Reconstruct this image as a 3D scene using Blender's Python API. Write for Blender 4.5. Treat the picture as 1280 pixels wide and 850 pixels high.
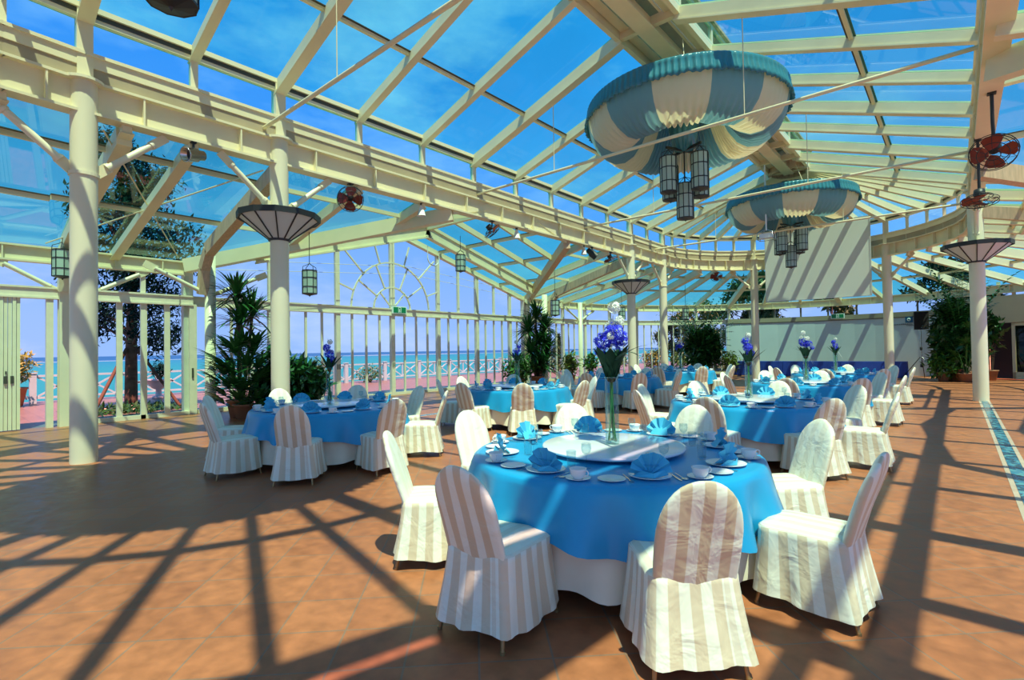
import bpy, bmesh, math, random
from mathutils import Vector, Matrix, noise
from math import sin, cos, pi, radians as R, sqrt, atan2, hypot

# ---------------------------------------------------------------- scene, camera, sky, sun
for o in list(bpy.data.objects):
    bpy.data.objects.remove(o)
SC = bpy.context.scene
COL = SC.collection
SC.view_settings.view_transform = 'Standard'
SC.view_settings.look = 'None'
SC.view_settings.gamma = 1.0
SC.view_settings.use_curve_mapping = False
SC.view_settings.exposure = 0.0

YAW, PITCH, ROLL, EYE, FPX = -0.713, 0.0188, -0.0154, 1.55, 643.0
fw = Vector((sin(YAW)*cos(PITCH), cos(YAW)*cos(PITCH), sin(PITCH)))
r0 = Vector((cos(YAW), -sin(YAW), 0)); u0 = r0.cross(fw)
rt = r0*cos(ROLL) + u0*sin(ROLL); up = -r0*sin(ROLL) + u0*cos(ROLL)
cd = bpy.data.cameras.new('camera'); cam = bpy.data.objects.new('camera', cd); COL.objects.link(cam)
cd.sensor_fit = 'HORIZONTAL'; cd.sensor_width = 36.0; cd.lens = FPX/1280*36.0
cd.clip_start = 0.05; cd.clip_end = 9000
mw = Matrix((rt, up, -fw)).transposed().to_4x4(); mw.translation = (0, 0, EYE)
cam.matrix_world = mw
SC.camera = cam

SUN_DX, SUN_DY = -0.395, 0.185          # horizontal travel of the sunlight per metre of fall
SUN_E, SUN_C = 17.3, (1.0, 0.38, 0.305)
SKY_E = 1.25
sd = bpy.data.lights.new('sun', 'SUN'); so = bpy.data.objects.new('sun', sd); COL.objects.link(so)
sd.energy = SUN_E; sd.color = SUN_C; sd.angle = R(0.6)
so.location = (12, -6, 30)
so.rotation_euler = Vector((SUN_DX, SUN_DY, -1)).to_track_quat('-Z', 'Y').to_euler()

W = bpy.data.worlds.new('sky'); SC.world = W; W.use_nodes = True
nt = W.node_tree; nt.nodes.clear()
def N(nt, t, **k):
    n = nt.nodes.new(t)
    for a, b in k.items():
        if a.startswith('i_'): n.inputs[a[2:].replace('_', ' ')].default_value = b
        else: setattr(n, a, b)
    return n
def ramp(nt, stops, interp='LINEAR'):
    n = nt.nodes.new('ShaderNodeValToRGB'); e = n.color_ramp.elements; n.color_ramp.interpolation = interp
    while len(e) < len(stops): e.new(0.5)
    for el, (p, c) in zip(e, stops): el.position = p; el.color = (*c, 1) if len(c) == 3 else c
    return n
tc = N(nt, 'ShaderNodeTexCoord'); sx = N(nt, 'ShaderNodeSeparateXYZ')
nt.links.new(tc.outputs['Generated'], sx.inputs[0])
rp = ramp(nt, [(0.0, (.30, .45, .84)), (.06, (.28, .44, .88)), (.2, (.18, .38, .88)), (.45, (.07, .29, .82)), (.7, (.015, .27, .72)), (1.0, (.01, .25, .66))])
nt.links.new(sx.outputs['Z'], rp.inputs[0])
mp = N(nt, 'ShaderNodeMapping'); mp.inputs['Scale'].default_value = (1.0, 1.0, 2.6)
nt.links.new(tc.outputs['Generated'], mp.inputs[0])
nz = N(nt, 'ShaderNodeTexNoise', i_Scale=3.1, i_Detail=7.0, i_Roughness=.6); nt.links.new(mp.outputs[0], nz.inputs['Vector'])
cr = ramp(nt, [(.5, (0, 0, 0)), (.78, (1, 1, 1))]); nt.links.new(nz.outputs[0], cr.inputs[0])
cm = N(nt, 'ShaderNodeMath', operation='MULTIPLY'); cm.inputs[1].default_value = .55
nt.links.new(cr.outputs[0], cm.inputs[0])
mx = N(nt, 'ShaderNodeMixRGB'); mx.inputs[2].default_value = (.72, .76, .95, 1)
nt.links.new(cm.outputs[0], mx.inputs[0]); nt.links.new(rp.outputs[0], mx.inputs[1])
bg = N(nt, 'ShaderNodeBackground'); bg.inputs['Strength'].default_value = SKY_E
nt.links.new(mx.outputs[0], bg.inputs[0])
wo = N(nt, 'ShaderNodeOutputWorld'); nt.links.new(bg.outputs[0], wo.inputs[0])

# ---------------------------------------------------------------- materials
MAT = {}
def _new(name):
    m = bpy.data.materials.new(name); m.use_nodes = True; m.node_tree.nodes.clear(); MAT[name] = m
    return m, m.node_tree
def pm(name, c, rough=.5, metal=0.0, var=0.0, scale=6.0, spec=.5, coat=0.0, emit=None, trans=0.0, bump=0.0, sheen=0.0, stretch=None):
    """principled material with a little procedural colour variation"""
    m, nt = _new(name)
    o = N(nt, 'ShaderNodeOutputMaterial'); b = N(nt, 'ShaderNodeBsdfPrincipled')
    nt.links.new(b.outputs[0], o.inputs[0])
    b.inputs['Base Color'].default_value = (*c, 1); b.inputs['Roughness'].default_value = rough
    b.inputs['Metallic'].default_value = metal; b.inputs['Specular IOR Level'].default_value = spec
    b.inputs['Coat Weight'].default_value = coat; b.inputs['Transmission Weight'].default_value = trans
    b.inputs['Sheen Weight'].default_value = sheen
    if emit: b.inputs['Emission Color'].default_value = (*emit[0], 1); b.inputs['Emission Strength'].default_value = emit[1]
    if var or bump:
        t = N(nt, 'ShaderNodeTexCoord'); mp = N(nt, 'ShaderNodeMapping')
        if stretch: mp.inputs['Scale'].default_value = stretch
        z = N(nt, 'ShaderNodeTexNoise', i_Scale=scale, i_Detail=4.0)
        nt.links.new(t.outputs['Object'], mp.inputs[0]); nt.links.new(mp.outputs[0], z.inputs['Vector'])
        if var:
            r = ramp(nt, [(.3, tuple(max(0, x*(1-var)) for x in c)), (.7, tuple(min(1, x*(1+var)) for x in c))])
            nt.links.new(z.outputs[0], r.inputs[0]); nt.links.new(r.outputs[0], b.inputs['Base Color'])
        if bump:
            bp = N(nt, 'ShaderNodeBump', i_Strength=bump, i_Distance=.01); nt.links.new(z.outputs[0], bp.inputs['Height'])
            nt.links.new(bp.outputs[0], b.inputs['Normal'])
    return m
def glass(name, tint, refl=.06, var=0.0):
    """thin window pane: tinted see-through with a mirror glint"""
    m, nt = _new(name)
    o = N(nt, 'ShaderNodeOutputMaterial'); t = N(nt, 'ShaderNodeBsdfTransparent'); g = N(nt, 'ShaderNodeBsdfGlossy')
    t.inputs[0].default_value = (*tint, 1); g.inputs['Roughness'].default_value = .02
    mixn = N(nt, 'ShaderNodeMixShader'); lw = N(nt, 'ShaderNodeLayerWeight', i_Blend=.25)
    mu = N(nt, 'ShaderNodeMath', operation='MULTIPLY_ADD'); mu.inputs[1].default_value = .14; mu.inputs[2].default_value = refl*.15
    nt.links.new(lw.outputs['Fresnel'], mu.inputs[0]); nt.links.new(mu.outputs[0], mixn.inputs[0])
    nt.links.new(t.outputs[0], mixn.inputs[1]); nt.links.new(g.outputs[0], mixn.inputs[2]); nt.links.new(mixn.outputs[0], o.inputs[0])
    if var:
        tx = N(nt, 'ShaderNodeTexCoord'); z = N(nt, 'ShaderNodeTexNoise', i_Scale=.5, i_Detail=5.0)
        nt.links.new(tx.outputs['Object'], z.inputs['Vector'])
        r = ramp(nt, [(.35, tuple(x*(1-var) for x in tint)), (.7, tuple(min(1, x*(1+var)) for x in tint))])
        nt.links.new(z.outputs[0], r.inputs[0]); nt.links.new(r.outputs[0], t.inputs[0])
    return m
CREAM = pm('cream_paint', (.79, .71, .44), .42, var=.06, scale=1.5)
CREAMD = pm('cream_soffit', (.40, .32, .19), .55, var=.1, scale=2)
TIMBER = pm('tan_timber', (.60, .43, .26), .55, var=.15, scale=3, stretch=(8, 8, 1))
DARKSEAL = pm('dark_seal', (.06, .06, .04), .5)
ROOFGLASS = glass('blue_tinted_glass', (.29, .93, .82), .05, .05)
AISLEGLASS = glass('teal_tinted_glass', (.20, .82, .66), .05, .08)
HIGHGLASS = glass('high_clear_glass', (.42, .86, .95), .03)
CLEAR = glass('clear_glass', (.88, .96, .97), .03)

# ---------------------------------------------------------------- mesh helpers
class MB:
    def __init__(s): s.v = []; s.f = []; s.mi = []; s.sm = []
    def add(s, vs, fs, mi=0, sm=False):
        b = len(s.v); s.v += [tuple(v) for v in vs]
        for f in fs: s.f.append([b+i for i in f]); s.mi.append(mi); s.sm.append(sm)
        return s
    def box(s, a, b, mi=0, M=None):
        x0, y0, z0 = a; x1, y1, z1 = b
        vs = [(x0,y0,z0),(x1,y0,z0),(x1,y1,z0),(x0,y1,z0),(x0,y0,z1),(x1,y0,z1),(x1,y1,z1),(x0,y1,z1)]
        if M is not None: vs = [M @ Vector(v) for v in vs]
        return s.add(vs, [(3,2,1,0),(4,5,6,7),(0,1,5,4),(1,2,6,5),(2,3,7,6),(3,0,4,7)], mi)
    def bar(s, p, q, w, h, up=(0,0,1), mi=0, off=0.0):
        p = Vector(p); q = Vector(q); d = (q-p).normalized(); u = Vector(up); x = d.cross(u)
        if x.length < 1e-5: u = Vector((1,0,0)); x = d.cross(u)
        x.normalize(); u = x.cross(d).normalized()
        p = p+u*off; q = q+u*off
        c = [(-w/2,-h/2),(w/2,-h/2),(w/2,h/2),(-w/2,h/2)]
        vs = [p+x*a+u*b for a, b in c]+[q+x*a+u*b for a, b in c]
        return s.add(vs, [(0,1,2,3),(7,6,5,4),(4,5,1,0),(5,6,2,1),(6,7,3,2),(7,4,0,3)], mi)
    def tube(s, pts, r, n=8, mi=0, caps=True, sm=True):
        pts = [Vector(p) for p in pts]; rs = r if isinstance(r, (list, tuple)) else [r]*len(pts)
        vs = []; fs = []; prev = None
        for i, p in enumerate(pts):
            d = (pts[min(i+1, len(pts)-1)]-pts[max(i-1, 0)]).normalized()
            a = prev if prev is not None else (Vector((0,0,1)) if abs(d.z) < .9 else Vector((1,0,0)))
            x = d.cross(a); x = x.normalized() if x.length > 1e-6 else d.orthogonal().normalized()
            y = x.cross(d).normalized(); prev = y
            for k in range(n):
                t = 2*pi*k/n; vs.append(p+(x*cos(t)+y*sin(t))*rs[i])
        for i in range(len(pts)-1):
            for k in range(n):
                k2 = (k+1) % n; fs.append((i*n+k, i*n+k2, (i+1)*n+k2, (i+1)*n+k))
        s.add(vs, fs, mi, sm)
        if caps:
            s.add(vs[:n], [tuple(range(n))], mi); s.add(vs[-n:], [tuple(reversed(range(n)))], mi)
        return s
    def lathe(s, prof, n=24, c=(0,0,0), mi=0, sm=True, ph=0.0, fn=None, closed=False):
        vs = []; fs = []
        for j, (r, z) in enumerate(prof):
            for k in range(n):
                t = 2*pi*k/n+ph; rr, zz = (r, z) if fn is None else fn(r, z, t, j)
                vs.append((c[0]+rr*cos(t), c[1]+rr*sin(t), c[2]+zz))
        for j in range(len(prof)-1):
            for k in range(n):
                k2 = (k+1) % n; fs.append((j*n+k, j*n+k2, (j+1)*n+k2, (j+1)*n+k))
        return s.add(vs, fs, mi, sm)
    def quad(s, a, b, c, d, mi=0): return s.add([a,b,c,d], [(0,1,2,3)], mi)
    def poly(s, pts, mi=0): return s.add(pts, [tuple(range(len(pts)))], mi)
    def slab(s, pts, z0, z1, mi=0):
        n = len(pts); vs = [(x,y,z0) for x, y in pts]+[(x,y,z1) for x, y in pts]
        return s.add(vs, [tuple(reversed(range(n))), tuple(range(n, 2*n))]+[(i,(i+1)%n,n+(i+1)%n,n+i) for i in range(n)], mi)
    def mesh(s, name, mats):
        me = bpy.data.meshes.new(name); me.from_pydata(s.v, [], s.f)
        for m in (mats if isinstance(mats, (list, tuple)) else [mats]): me.materials.append(m)
        me.polygons.foreach_set('material_index', s.mi); me.polygons.foreach_set('use_smooth', s.sm)
        me.update(); return me
    def build(s, name, mats, parent=None, kind=None):
        o = bpy.data.objects.new(name, s.mesh(name, mats)); COL.objects.link(o)
        if parent: o.parent = parent
        if kind: o['kind'] = kind
        return o
def tag(o, label, cat, group=None, kind=None):
    o['label'] = label; o['category'] = cat
    if group: o['group'] = group
    if kind: o['kind'] = kind
    return o
def thing(name, loc, label, cat, group=None, rz=0.0):
    o = bpy.data.objects.new(name, None); COL.objects.link(o); o.location = loc; o.rotation_euler = (0, 0, rz)
    o.empty_display_size = .1
    return tag(o, label, cat, group)
def dup(root, loc, rz, label, group=None):
    r = root.copy(); COL.objects.link(r); r.location = loc; r.rotation_euler = (0, 0, rz); r['label'] = label
    if group: r['group'] = group
    for ch in list(root.children):
        c = ch.copy(); COL.objects.link(c); c.parent = r
        for g in list(ch.children):
            d = g.copy(); COL.objects.link(d); d.parent = c
    return r
CNT = {}
def struct(base, mb, mats):
    CNT[base] = CNT.get(base, 0)+1
    o = mb.build('%s_%d' % (base, CNT[base]), mats); o['kind'] = 'structure'; return o
def blade(m, base, d, L, w, droop, n=7, mi=0, up=Vector((0, 0, 1)), fold=.0):
    """a bending strap leaf"""
    d = Vector(d).normalized(); p = Vector(base); side = d.cross(up)
    side = side.normalized() if side.length > 1e-4 else Vector((1, 0, 0)); vs = []; fs = []
    for i in range(n+1):
        t = i/n; ww = w*sin(pi*(.12+.88*t))**.7*(1 if t < .97 else .1)/2
        nn = side.cross(d).normalized()
        vs += [p-side*ww+nn*fold*ww, p, p+side*ww+nn*fold*ww]
        p = p+d*L/n; d = (d+Vector((0, 0, -droop/n))).normalized()
    for i in range(n): a = 3*i; fs += [(a, a+1, a+4, a+3), (a+1, a+2, a+5, a+4)]
    m.add(vs, fs, mi, True)
# ---------------------------------------------------------------- hall plan (metres): x across, y along, z up
XL, XR = -9.70, 0.45
MX, RI = (XL+XR)/2, (XR-XL)/2             # nave axis and half width
YA, YB, YC, YD = 1.60, 4.50, 18.46, 21.40
YS = (YB+YC)/2
XW = -15.10; RO = MX-XW                   # outer wall
ZB0, ZB1, ZE = 5.12, 5.62, 6.72           # ring beam, main eave
ZH, RH = 8.2, .65                        # upper edge of the main glazing
ZA1, ZA0 = 5.22, 4.02                     # side roof at the beam, side roof at the wall
mir = lambda p: (2*MX-p[0], p[1], p[2])
ygrid = [YA, (YA+YB)/2] + [YB+(YC-YB)*i/8 for i in range(9)] + [(YC+YD)/2, YD]
def arc(cy, r, deg, z): return (MX+r*cos(R(deg)), cy+r*sin(R(deg)), z)
zmain = lambda r: ZH-(r-RH)*(ZH-ZE)/(RI-RH)

# floor, terrace
def tilemat(name, c1, c2, size, grout, rot, gw=.012):
    m, nt = _new(name)
    o = N(nt, 'ShaderNodeOutputMaterial'); b = N(nt, 'ShaderNodeBsdfPrincipled'); nt.links.new(b.outputs[0], o.inputs[0]); b.inputs['Specular IOR Level'].default_value = .22
    t = N(nt, 'ShaderNodeTexCoord'); mp = N(nt, 'ShaderNodeMapping'); mp.inputs['Rotation'].default_value = (0, 0, R(rot))
    nt.links.new(t.outputs['Object'], mp.inputs[0])
    br = N(nt, 'ShaderNodeTexBrick', offset=0.0, squash=1.0)
    br.inputs['Scale'].default_value = 1.0; br.inputs['Brick Width'].default_value = size; br.inputs['Row Height'].default_value = size
    br.inputs['Mortar Size'].default_value = gw/2; br.inputs['Mortar Smooth'].default_value = .2; br.inputs['Bias'].default_value = 0
    br.inputs['Color1'].default_value = (*c1, 1); br.inputs['Color2'].default_value = (*c2, 1); br.inputs['Mortar'].default_value = (*grout, 1)
    nt.links.new(mp.outputs[0], br.inputs['Vector'])
    z = N(nt, 'ShaderNodeTexNoise', i_Scale=9.0, i_Detail=6.0); nt.links.new(t.outputs['Object'], z.inputs['Vector'])
    r = ramp(nt, [(.25, (.72, .72, .72)), (.75, (1.2, 1.2, 1.2))]); nt.links.new(z.outputs[0], r.inputs[0])
    mu = N(nt, 'ShaderNodeMixRGB', blend_type='MULTIPLY'); mu.inputs[0].default_value = 1
    nt.links.new(br.outputs[0], mu.inputs[1]); nt.links.new(r.outputs[0], mu.inputs[2]); nt.links.new(mu.outputs[0], b.inputs['Base Color'])
    rr = ramp(nt, [(.3, (.3, .3, .3)), (.75, (.5, .5, .5))]); nt.links.new(z.outputs[0], rr.inputs[0]); nt.links.new(rr.outputs[0], b.inputs['Roughness'])
    bp = N(nt, 'ShaderNodeBump', i_Strength=.35, i_Distance=.004, invert=True); nt.links.new(br.outputs['Fac'], bp.inputs['Height']); nt.links.new(bp.outputs[0], b.inputs['Normal'])
    return m
FLOORM = tilemat('terracotta_tiles', (.42, .150, .065), (.36, .123, .054), .37, (.26, .15, .10), 45)
outline = [(XW-.2, YA), (XW-.2, YD)]+[arc(YD, RO+.2, a, 0)[:2] for a in range(170, 0, -10)]+[(2*MX-XW+.2, YD), (2*MX-XW+.2, YA)]+[arc(YA, RO+.2, a, 0)[:2] for a in range(350, 180, -10)]
fo = MB().slab(list(reversed(outline)), -.25, 0).build('floor', FLOORM); fo['kind'] = 'structure'
PALE = pm('pale_stone_border', (.50, .38, .28), .4, var=.1)
def mosaic():
    m, nt = _new('blue_mosaic')
    o = N(nt, 'ShaderNodeOutputMaterial'); b = N(nt, 'ShaderNodeBsdfPrincipled', i_Roughness=.25); nt.links.new(b.outputs[0], o.inputs[0])
    t = N(nt, 'ShaderNodeTexCoord'); v = N(nt, 'ShaderNodeTexVoronoi', i_Scale=14.0); nt.links.new(t.outputs['Object'], v.inputs['Vector'])
    r = ramp(nt, [(0, (.02, .07, .12)), (.4, (.04, .2, .3)), (.75, (.10, .30, .34)), (1, (.3, .42, .42))], 'CONSTANT')
    s = N(nt, 'ShaderNodeSeparateColor'); nt.links.new(v.outputs['Color'], s.inputs[0]); nt.links.new(s.outputs[0], r.inputs[0]); nt.links.new(r.outputs[0], b.inputs['Base Color'])
    return m
MOS = mosaic()
for sgn in (0, 1):
    f = (lambda x: x) if sgn == 0 else (lambda x: 2*MX-x)
    x0 = f(XR+.06)
    o = struct('trim', MB().box((x0-.065, 5.5, -.05), (x0+.065, YC+.1, .003)), MOS)
    for k in (-1, 1):
        b = MB().box((x0+k*.09-.022, 5.5, -.05), (x0+k*.09+.022, YC+.1, .003)); bo = b.build('border', PALE, o)

# ring beam with flanges and stiffeners, one object per span
def ibeam(p, q, nst=2, h=ZB1-ZB0, w=.26):
    m = MB(); p = Vector(p); q = Vector(q); dz = Vector((0, 0, 1))
    m.bar(p, q, .05, h-.05); m.bar(p+dz*(h/2-.02), q+dz*(h/2-.02), w, .04); m.bar(p-dz*(h/2-.02), q-dz*(h/2-.02), w, .04)
    d = (q-p); n = d.normalized(); L = d.length
    for i in range(nst):
        c = p+d*((i+.5)/nst); m.bar(c-dz*h*.46, c+dz*h*.46, .025, w-.02, up=n.cross(dz))
    return m
zb = (ZB0+ZB1)/2
for f in (lambda p: p, mir):
    for a, b, n in ((YA, YB, 2), (YB, YS, 5), (YS, YC, 5), (YC, YD, 2)):
        struct('trim', ibeam(f((XL, a, zb)), f((XL, b, zb)), n), CREAM)
for cy, sg in ((YD, 1), (YA, -1)):
    for a in range(0, 180, 20):
        m = MB()
        for k in (0, 10):
            s = ibeam(arc(cy, RI, sg*(a+k), zb), arc(cy, RI, sg*(a+k+10), zb), 1); m.add(s.v, s.f)
        struct('trim', m, CREAM)

# main glazing, rafters, clerestory
def up3(p, dz): return (p[0], p[1], p[2]+dz)
def bay(e0, e1, h0, h1, c0, c1):
    """e: eave points, h: head points of two rafters; c: clerestory foot points (z = ZB1)"""
    lerp = lambda a, b, t: tuple(a[i]+(b[i]-a[i])*t for i in range(3))
    mid0, mid1 = lerp(e0, h0, .41), lerp(e1, h1, .41)
    w = MB().quad(e0, e1, mid1, mid0).quad(mid0, mid1, h1, h0)
    o = struct('window', w, ROOFGLASS)
    MB().bar(up3(mid0, -.03), up3(mid1, -.03), .07, .07).build('glazing_bar', CREAM, o)
    MB().bar(up3(mid0, -.005), up3(mid1, -.005), .15, .015).build('seal', DARKSEAL, o)
    g = MB().quad(up3(c0, .42), up3(c1, .42), up3(c1, ZE-.2-ZB1), up3(c0, ZE-.2-ZB1))
    o = struct('window', g, HIGHGLASS)
    MB().bar(up3(c0, .31), up3(c1, .31), .16, .20).bar(up3(c0, .40), up3(c1, .40), .22, .05).build('sill', CREAM, o)
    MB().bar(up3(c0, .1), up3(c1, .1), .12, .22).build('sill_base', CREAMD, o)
    MB().bar(up3(c0, ZE-ZB1-.15), up3(c1, ZE-ZB1-.15), .10, .07).bar(up3(c0, ZE-ZB1-.01), up3(c1, ZE-ZB1-.01), .2, .08).build('head', CREAM, o)
    MB().bar(up3(c0, ZE-ZB1-.085), up3(c1, ZE-ZB1-.085), .12, .07).build('gutter', DARKSEAL, o)
def rafter(e, h, w=.10, d=.2):
    m = MB(); dirv = (Vector(h)-Vector(e)).normalized()
    m.bar(Vector(e)-dirv*.12, h, w, d, off=-d/2-.01); m.bar(Vector(e)-dirv*.12, h, w*.55, .03, off=.02)
    m.bar(Vector(e)-dirv*.12, h, w*1.35, .03, off=-d-.01)
    return struct('trim', m, CREAM)
def post(c, w=.10, top=ZE-.02):
    return struct('trim', MB().box((c[0]-w/2, c[1]-w/2, ZB1-.02), (c[0]+w/2, c[1]+w/2, top)), CREAM)
for f in (lambda p: p, mir):
    P = [(f((XL, y, ZE)), f((MX-RH, y, ZH)), f((XL, y, ZB1))) for y in ygrid]
    for i in range(len(P)-1): bay(P[i][0], P[i+1][0], P[i][1], P[i+1][1], P[i][2], P[i+1][2])
    for i, p in enumerate(P):
        big = ygrid[i] in (YA, YB, YC, YD)
        rafter(p[0], p[1], .15 if i % 3 == 2 or big else .11, .24 if i % 3 == 2 or big else .19); post(p[2], .19 if big else .11)
for cy, sg in ((YD, 1), (YA, -1)):
    P = [(arc(cy, RI, sg*a, ZE), arc(cy, RH, sg*a, ZH), arc(cy, RI, sg*a, ZB1)) for a in range(0, 181, 10)]
    for i in range(18): bay(P[i][0], P[i+1][0], P[i][1], P[i+1][1], P[i][2], P[i+1][2])
    for i in range(1, 18):
        rafter(P[i][0], P[i][1], .13 if i % 6 == 0 else .09); post(P[i][2], .19 if i in (6, 12) else .10)

# ridge monitor: raised louvred lantern along the ridge with a ring at each end
mon = MB()
for k in (-1, 1):
    x = MX+k*RH
    mon.box((x-.05, YA, ZH-.16), (x+.05, YD, ZH+.06)); mon.box((x-.03, YA, ZH+.42), (x+.03, YD, ZH+.5))
    mon.bar((x-k*.17, YA, ZH+.02), (x-k*.17, YD, ZH+.02), .2, .04); mon.bar((x-k*.34, YA, ZH+.1), (x-k*.34, YD, ZH+.1), .06, .12)
    for y in ygrid: mon.box((x-.04, y-.04, ZH), (x+.04, y+.04, ZH+.46))
struct('trim', mon, CREAM)
struct('trim', MB().box((MX-.09, YA, ZH-.2), (MX+.09, YD, ZH+.04)).box((MX-.17, YA, ZH-.235), (MX+.17, YD, ZH-.2)), CREAM)
for y in ygrid: struct('trim', MB().box((MX-RH, y-.06, ZH-.14), (MX+RH, y+.06, ZH+.05)), CREAM)
cap = MB()
cap.box((MX-RH-.1, YA, ZH+.5), (MX+RH+.1, YD, ZH+.56))
for k in (-1, 1): struct('window', MB().quad((MX+k*RH, YA, ZH+.06), (MX+k*RH, YD, ZH+.06), (MX+k*RH, YD, ZH+.42), (MX+k*RH, YA, ZH+.42)), HIGHGLASS)  # monitor side panes added to tint the sunlight passing through
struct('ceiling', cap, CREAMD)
for cy in (YA, YD):
    m = MB().lathe([(RH-.06, ZH-.2), (RH+.06, ZH-.2), (RH+.06, ZH+.5), (RH-.06, ZH+.5), (RH-.06, ZH-.2)], 24, (MX, cy, 0), sm=False)
    for a in range(0, 180, 30): m.bar(arc(cy, RH, a, ZH-.05), arc(cy, RH, a+180, ZH-.05), .07, .14)
    struct('trim', m, TIMBER)
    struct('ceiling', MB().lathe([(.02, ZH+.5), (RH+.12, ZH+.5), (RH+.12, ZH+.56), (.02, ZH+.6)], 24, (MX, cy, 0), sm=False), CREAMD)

# side roofs
zl = lambda x: ZA0+(x-XW)/(XL-XW)*(ZA1-ZA0)
ZT = 5.92; VY = (ZT-ZA1)/(ZT-ZA0)*(YS-YB)      # transept ridge, half width of its slopes where they meet the beam
zt = lambda y: ZT-(ZT-ZA0)*abs(y-YS)/(YS-YB)
def clip(poly, a, b, c):
    """keep the part with a*x+b*y+c >= 0"""
    out = []
    for i in range(len(poly)):
        p, q = poly[i], poly[(i+1) % len(poly)]; dp = a*p[0]+b*p[1]+c; dq = a*q[0]+b*q[1]+c
        if dp >= 0: out.append(p)
        if dp*dq < 0: t = dp/(dp-dq); out.append((p[0]+(q[0]-p[0])*t, p[1]+(q[1]-p[1])*t))
    return out
xs3 = [XL+(XW-.15-XL)*t for t in (0, .16, .53, 1)]
def lean_rafter(f, p, q, w=.1, d=.22, mat=None):
    m = MB(); m.bar(f(p), f(q), w, d, off=-d/2-.01); m.bar(f(p), f(q), w*.5, .03, off=.02); m.bar(f(p), f(q), w*1.4, .025, off=-d)
    struct('trim', m, mat or CREAM)
for f in (lambda p: p, mir):
    SIDEG = AISLEGLASS if f((0, 0, 0))[0] == 0 else ROOFGLASS
    for y0, y1 in ((YA, ygrid[1]), (ygrid[1], YB), (YC, ygrid[11]), (ygrid[11], YD)):
        w = MB()
        for i in range(3):
            w.quad(f((xs3[i], y0, zl(xs3[i]))), f((xs3[i], y1, zl(xs3[i]))), f((xs3[i+1], y1, zl(xs3[i+1]))), f((xs3[i+1], y0, zl(xs3[i+1]))))
        o = struct('window', w, SIDEG)
        m = MB()
        for x in xs3[1:3]: m.bar(f((x, y0, zl(x)-.05)), f((x, y1, zl(x)-.05)), .06, .09)
        m.build('glazing_bar', CREAM, o)
        m = MB()
        for x in xs3[1:3]: m.bar(f((x, y0, zl(x)-.008)), f((x, y1, zl(x)-.008)), .15, .015)
        m.build('seal', DARKSEAL, o)
    for y in (2.12, ygrid[1], ygrid[11], YC, YD): lean_rafter(f, (XL, y, ZA1), (XW-.1, y, ZA0), .13)
    # triangles of the side roof that run into the transept, and the transept slopes
    for sg in (-1, 1):
        yc = YB if sg < 0 else YC
        # valley from (XW, yc) to (XL, YS+sg*VY)
        yv = YS+sg*VY
        A = Vector((XW, yc)); B = Vector((XL, yv)); d = B-A; nrm = Vector((-d.y, d.x))
        if nrm.dot(Vector((XL, yc))-A) < 0: nrm = -nrm
        c0 = -nrm.dot(A)
        for i in range(3):
            pl = clip([(xs3[i], yc), (xs3[i], yv), (xs3[i+1], yv), (xs3[i+1], yc)], nrm.x, nrm.y, c0)
            if len(pl) > 2:
                o = struct('window', MB().poly([f((x, y, zl(x))) for x, y in pl]), SIDEG)
                if i < 2:
                    xx = xs3[i+1]; ye = -(nrm.x*xx+c0)/nrm.y
                    MB().bar(f((xx, yc, zl(xx)-.05)), f((xx, ye, zl(xx)-.05)), .06, .09).build('glazing_bar', CREAM, o)
        for g in ygrid:
            if min(yc, yv) < g < max(yc, yv):
                xe = -(nrm.y*g+c0)/nrm.x
                lean_rafter(f, (XL, g, zl(XL)), (xe, g, zl(xe)))
        tx = [XL, -11.05, -12.38, -13.7, -15.25]; ty = [0, .26, .51, .76, 1.0]
        for i in range(4):
            w = MB(); bars = MB(); seal = MB(); ok = False
            for j in range(4):
                q0, q1 = YS+sg*(YS-YB)*ty[j], YS+sg*(YS-YB)*ty[j+1]
                pl = clip([(tx[i], q0), (tx[i+1], q0), (tx[i+1], q1), (tx[i], q1)], -nrm.x, -nrm.y, -c0)
                if len(pl) > 2: w.poly([f((x, y, zt(y))) for x, y in pl]); ok = True
                if 0 < j:
                    xa = tx[i]; xv = -(nrm.y*q0+c0)/nrm.x; xa = min(xa, xv)
                    if xa > tx[i+1]:
                        bars.bar(f((xa, q0, zt(q0)-.06)), f((tx[i+1], q0, zt(q0)-.06)), .08, .1)
                        seal.bar(f((xa, q0, zt(q0)-.008)), f((tx[i+1], q0, zt(q0)-.008)), .14, .015)
            if ok:
                o = struct('window', w, SIDEG)
                if bars.v: bars.build('glazing_bar', CREAM, o); seal.build('seal', DARKSEAL, o)
        for x in tx:
            ye = -(nrm.x*x+c0)/nrm.y if x > XW else yc
            big = x in (-13.7,)
            m = MB(); a, b = (x, YS, ZT), (x, ye, zt(ye))
            if big:
                m.bar(f(a), f(b), .16, .10, off=-.06); m.bar(f(a), f(b), .07, .34, off=-.26); m.bar(f(a), f(b), .22, .05, off=-.44)
            else: m.bar(f(a), f(b), .09, .18, off=-.1)
            struct('trim', m, CREAM)
        m = MB(); m.bar(f((XW+.1, yc, ZA0)), f((XL, yv, ZA1)), .22, .34, off=-.19); struct('trim', m, TIMBER if sg > 0 else CREAM)
    struct('trim', MB().bar(f((XL, YS, ZT-.12)), f((-15.25, YS, ZT-.12)), .14, .2), CREAM)
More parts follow.
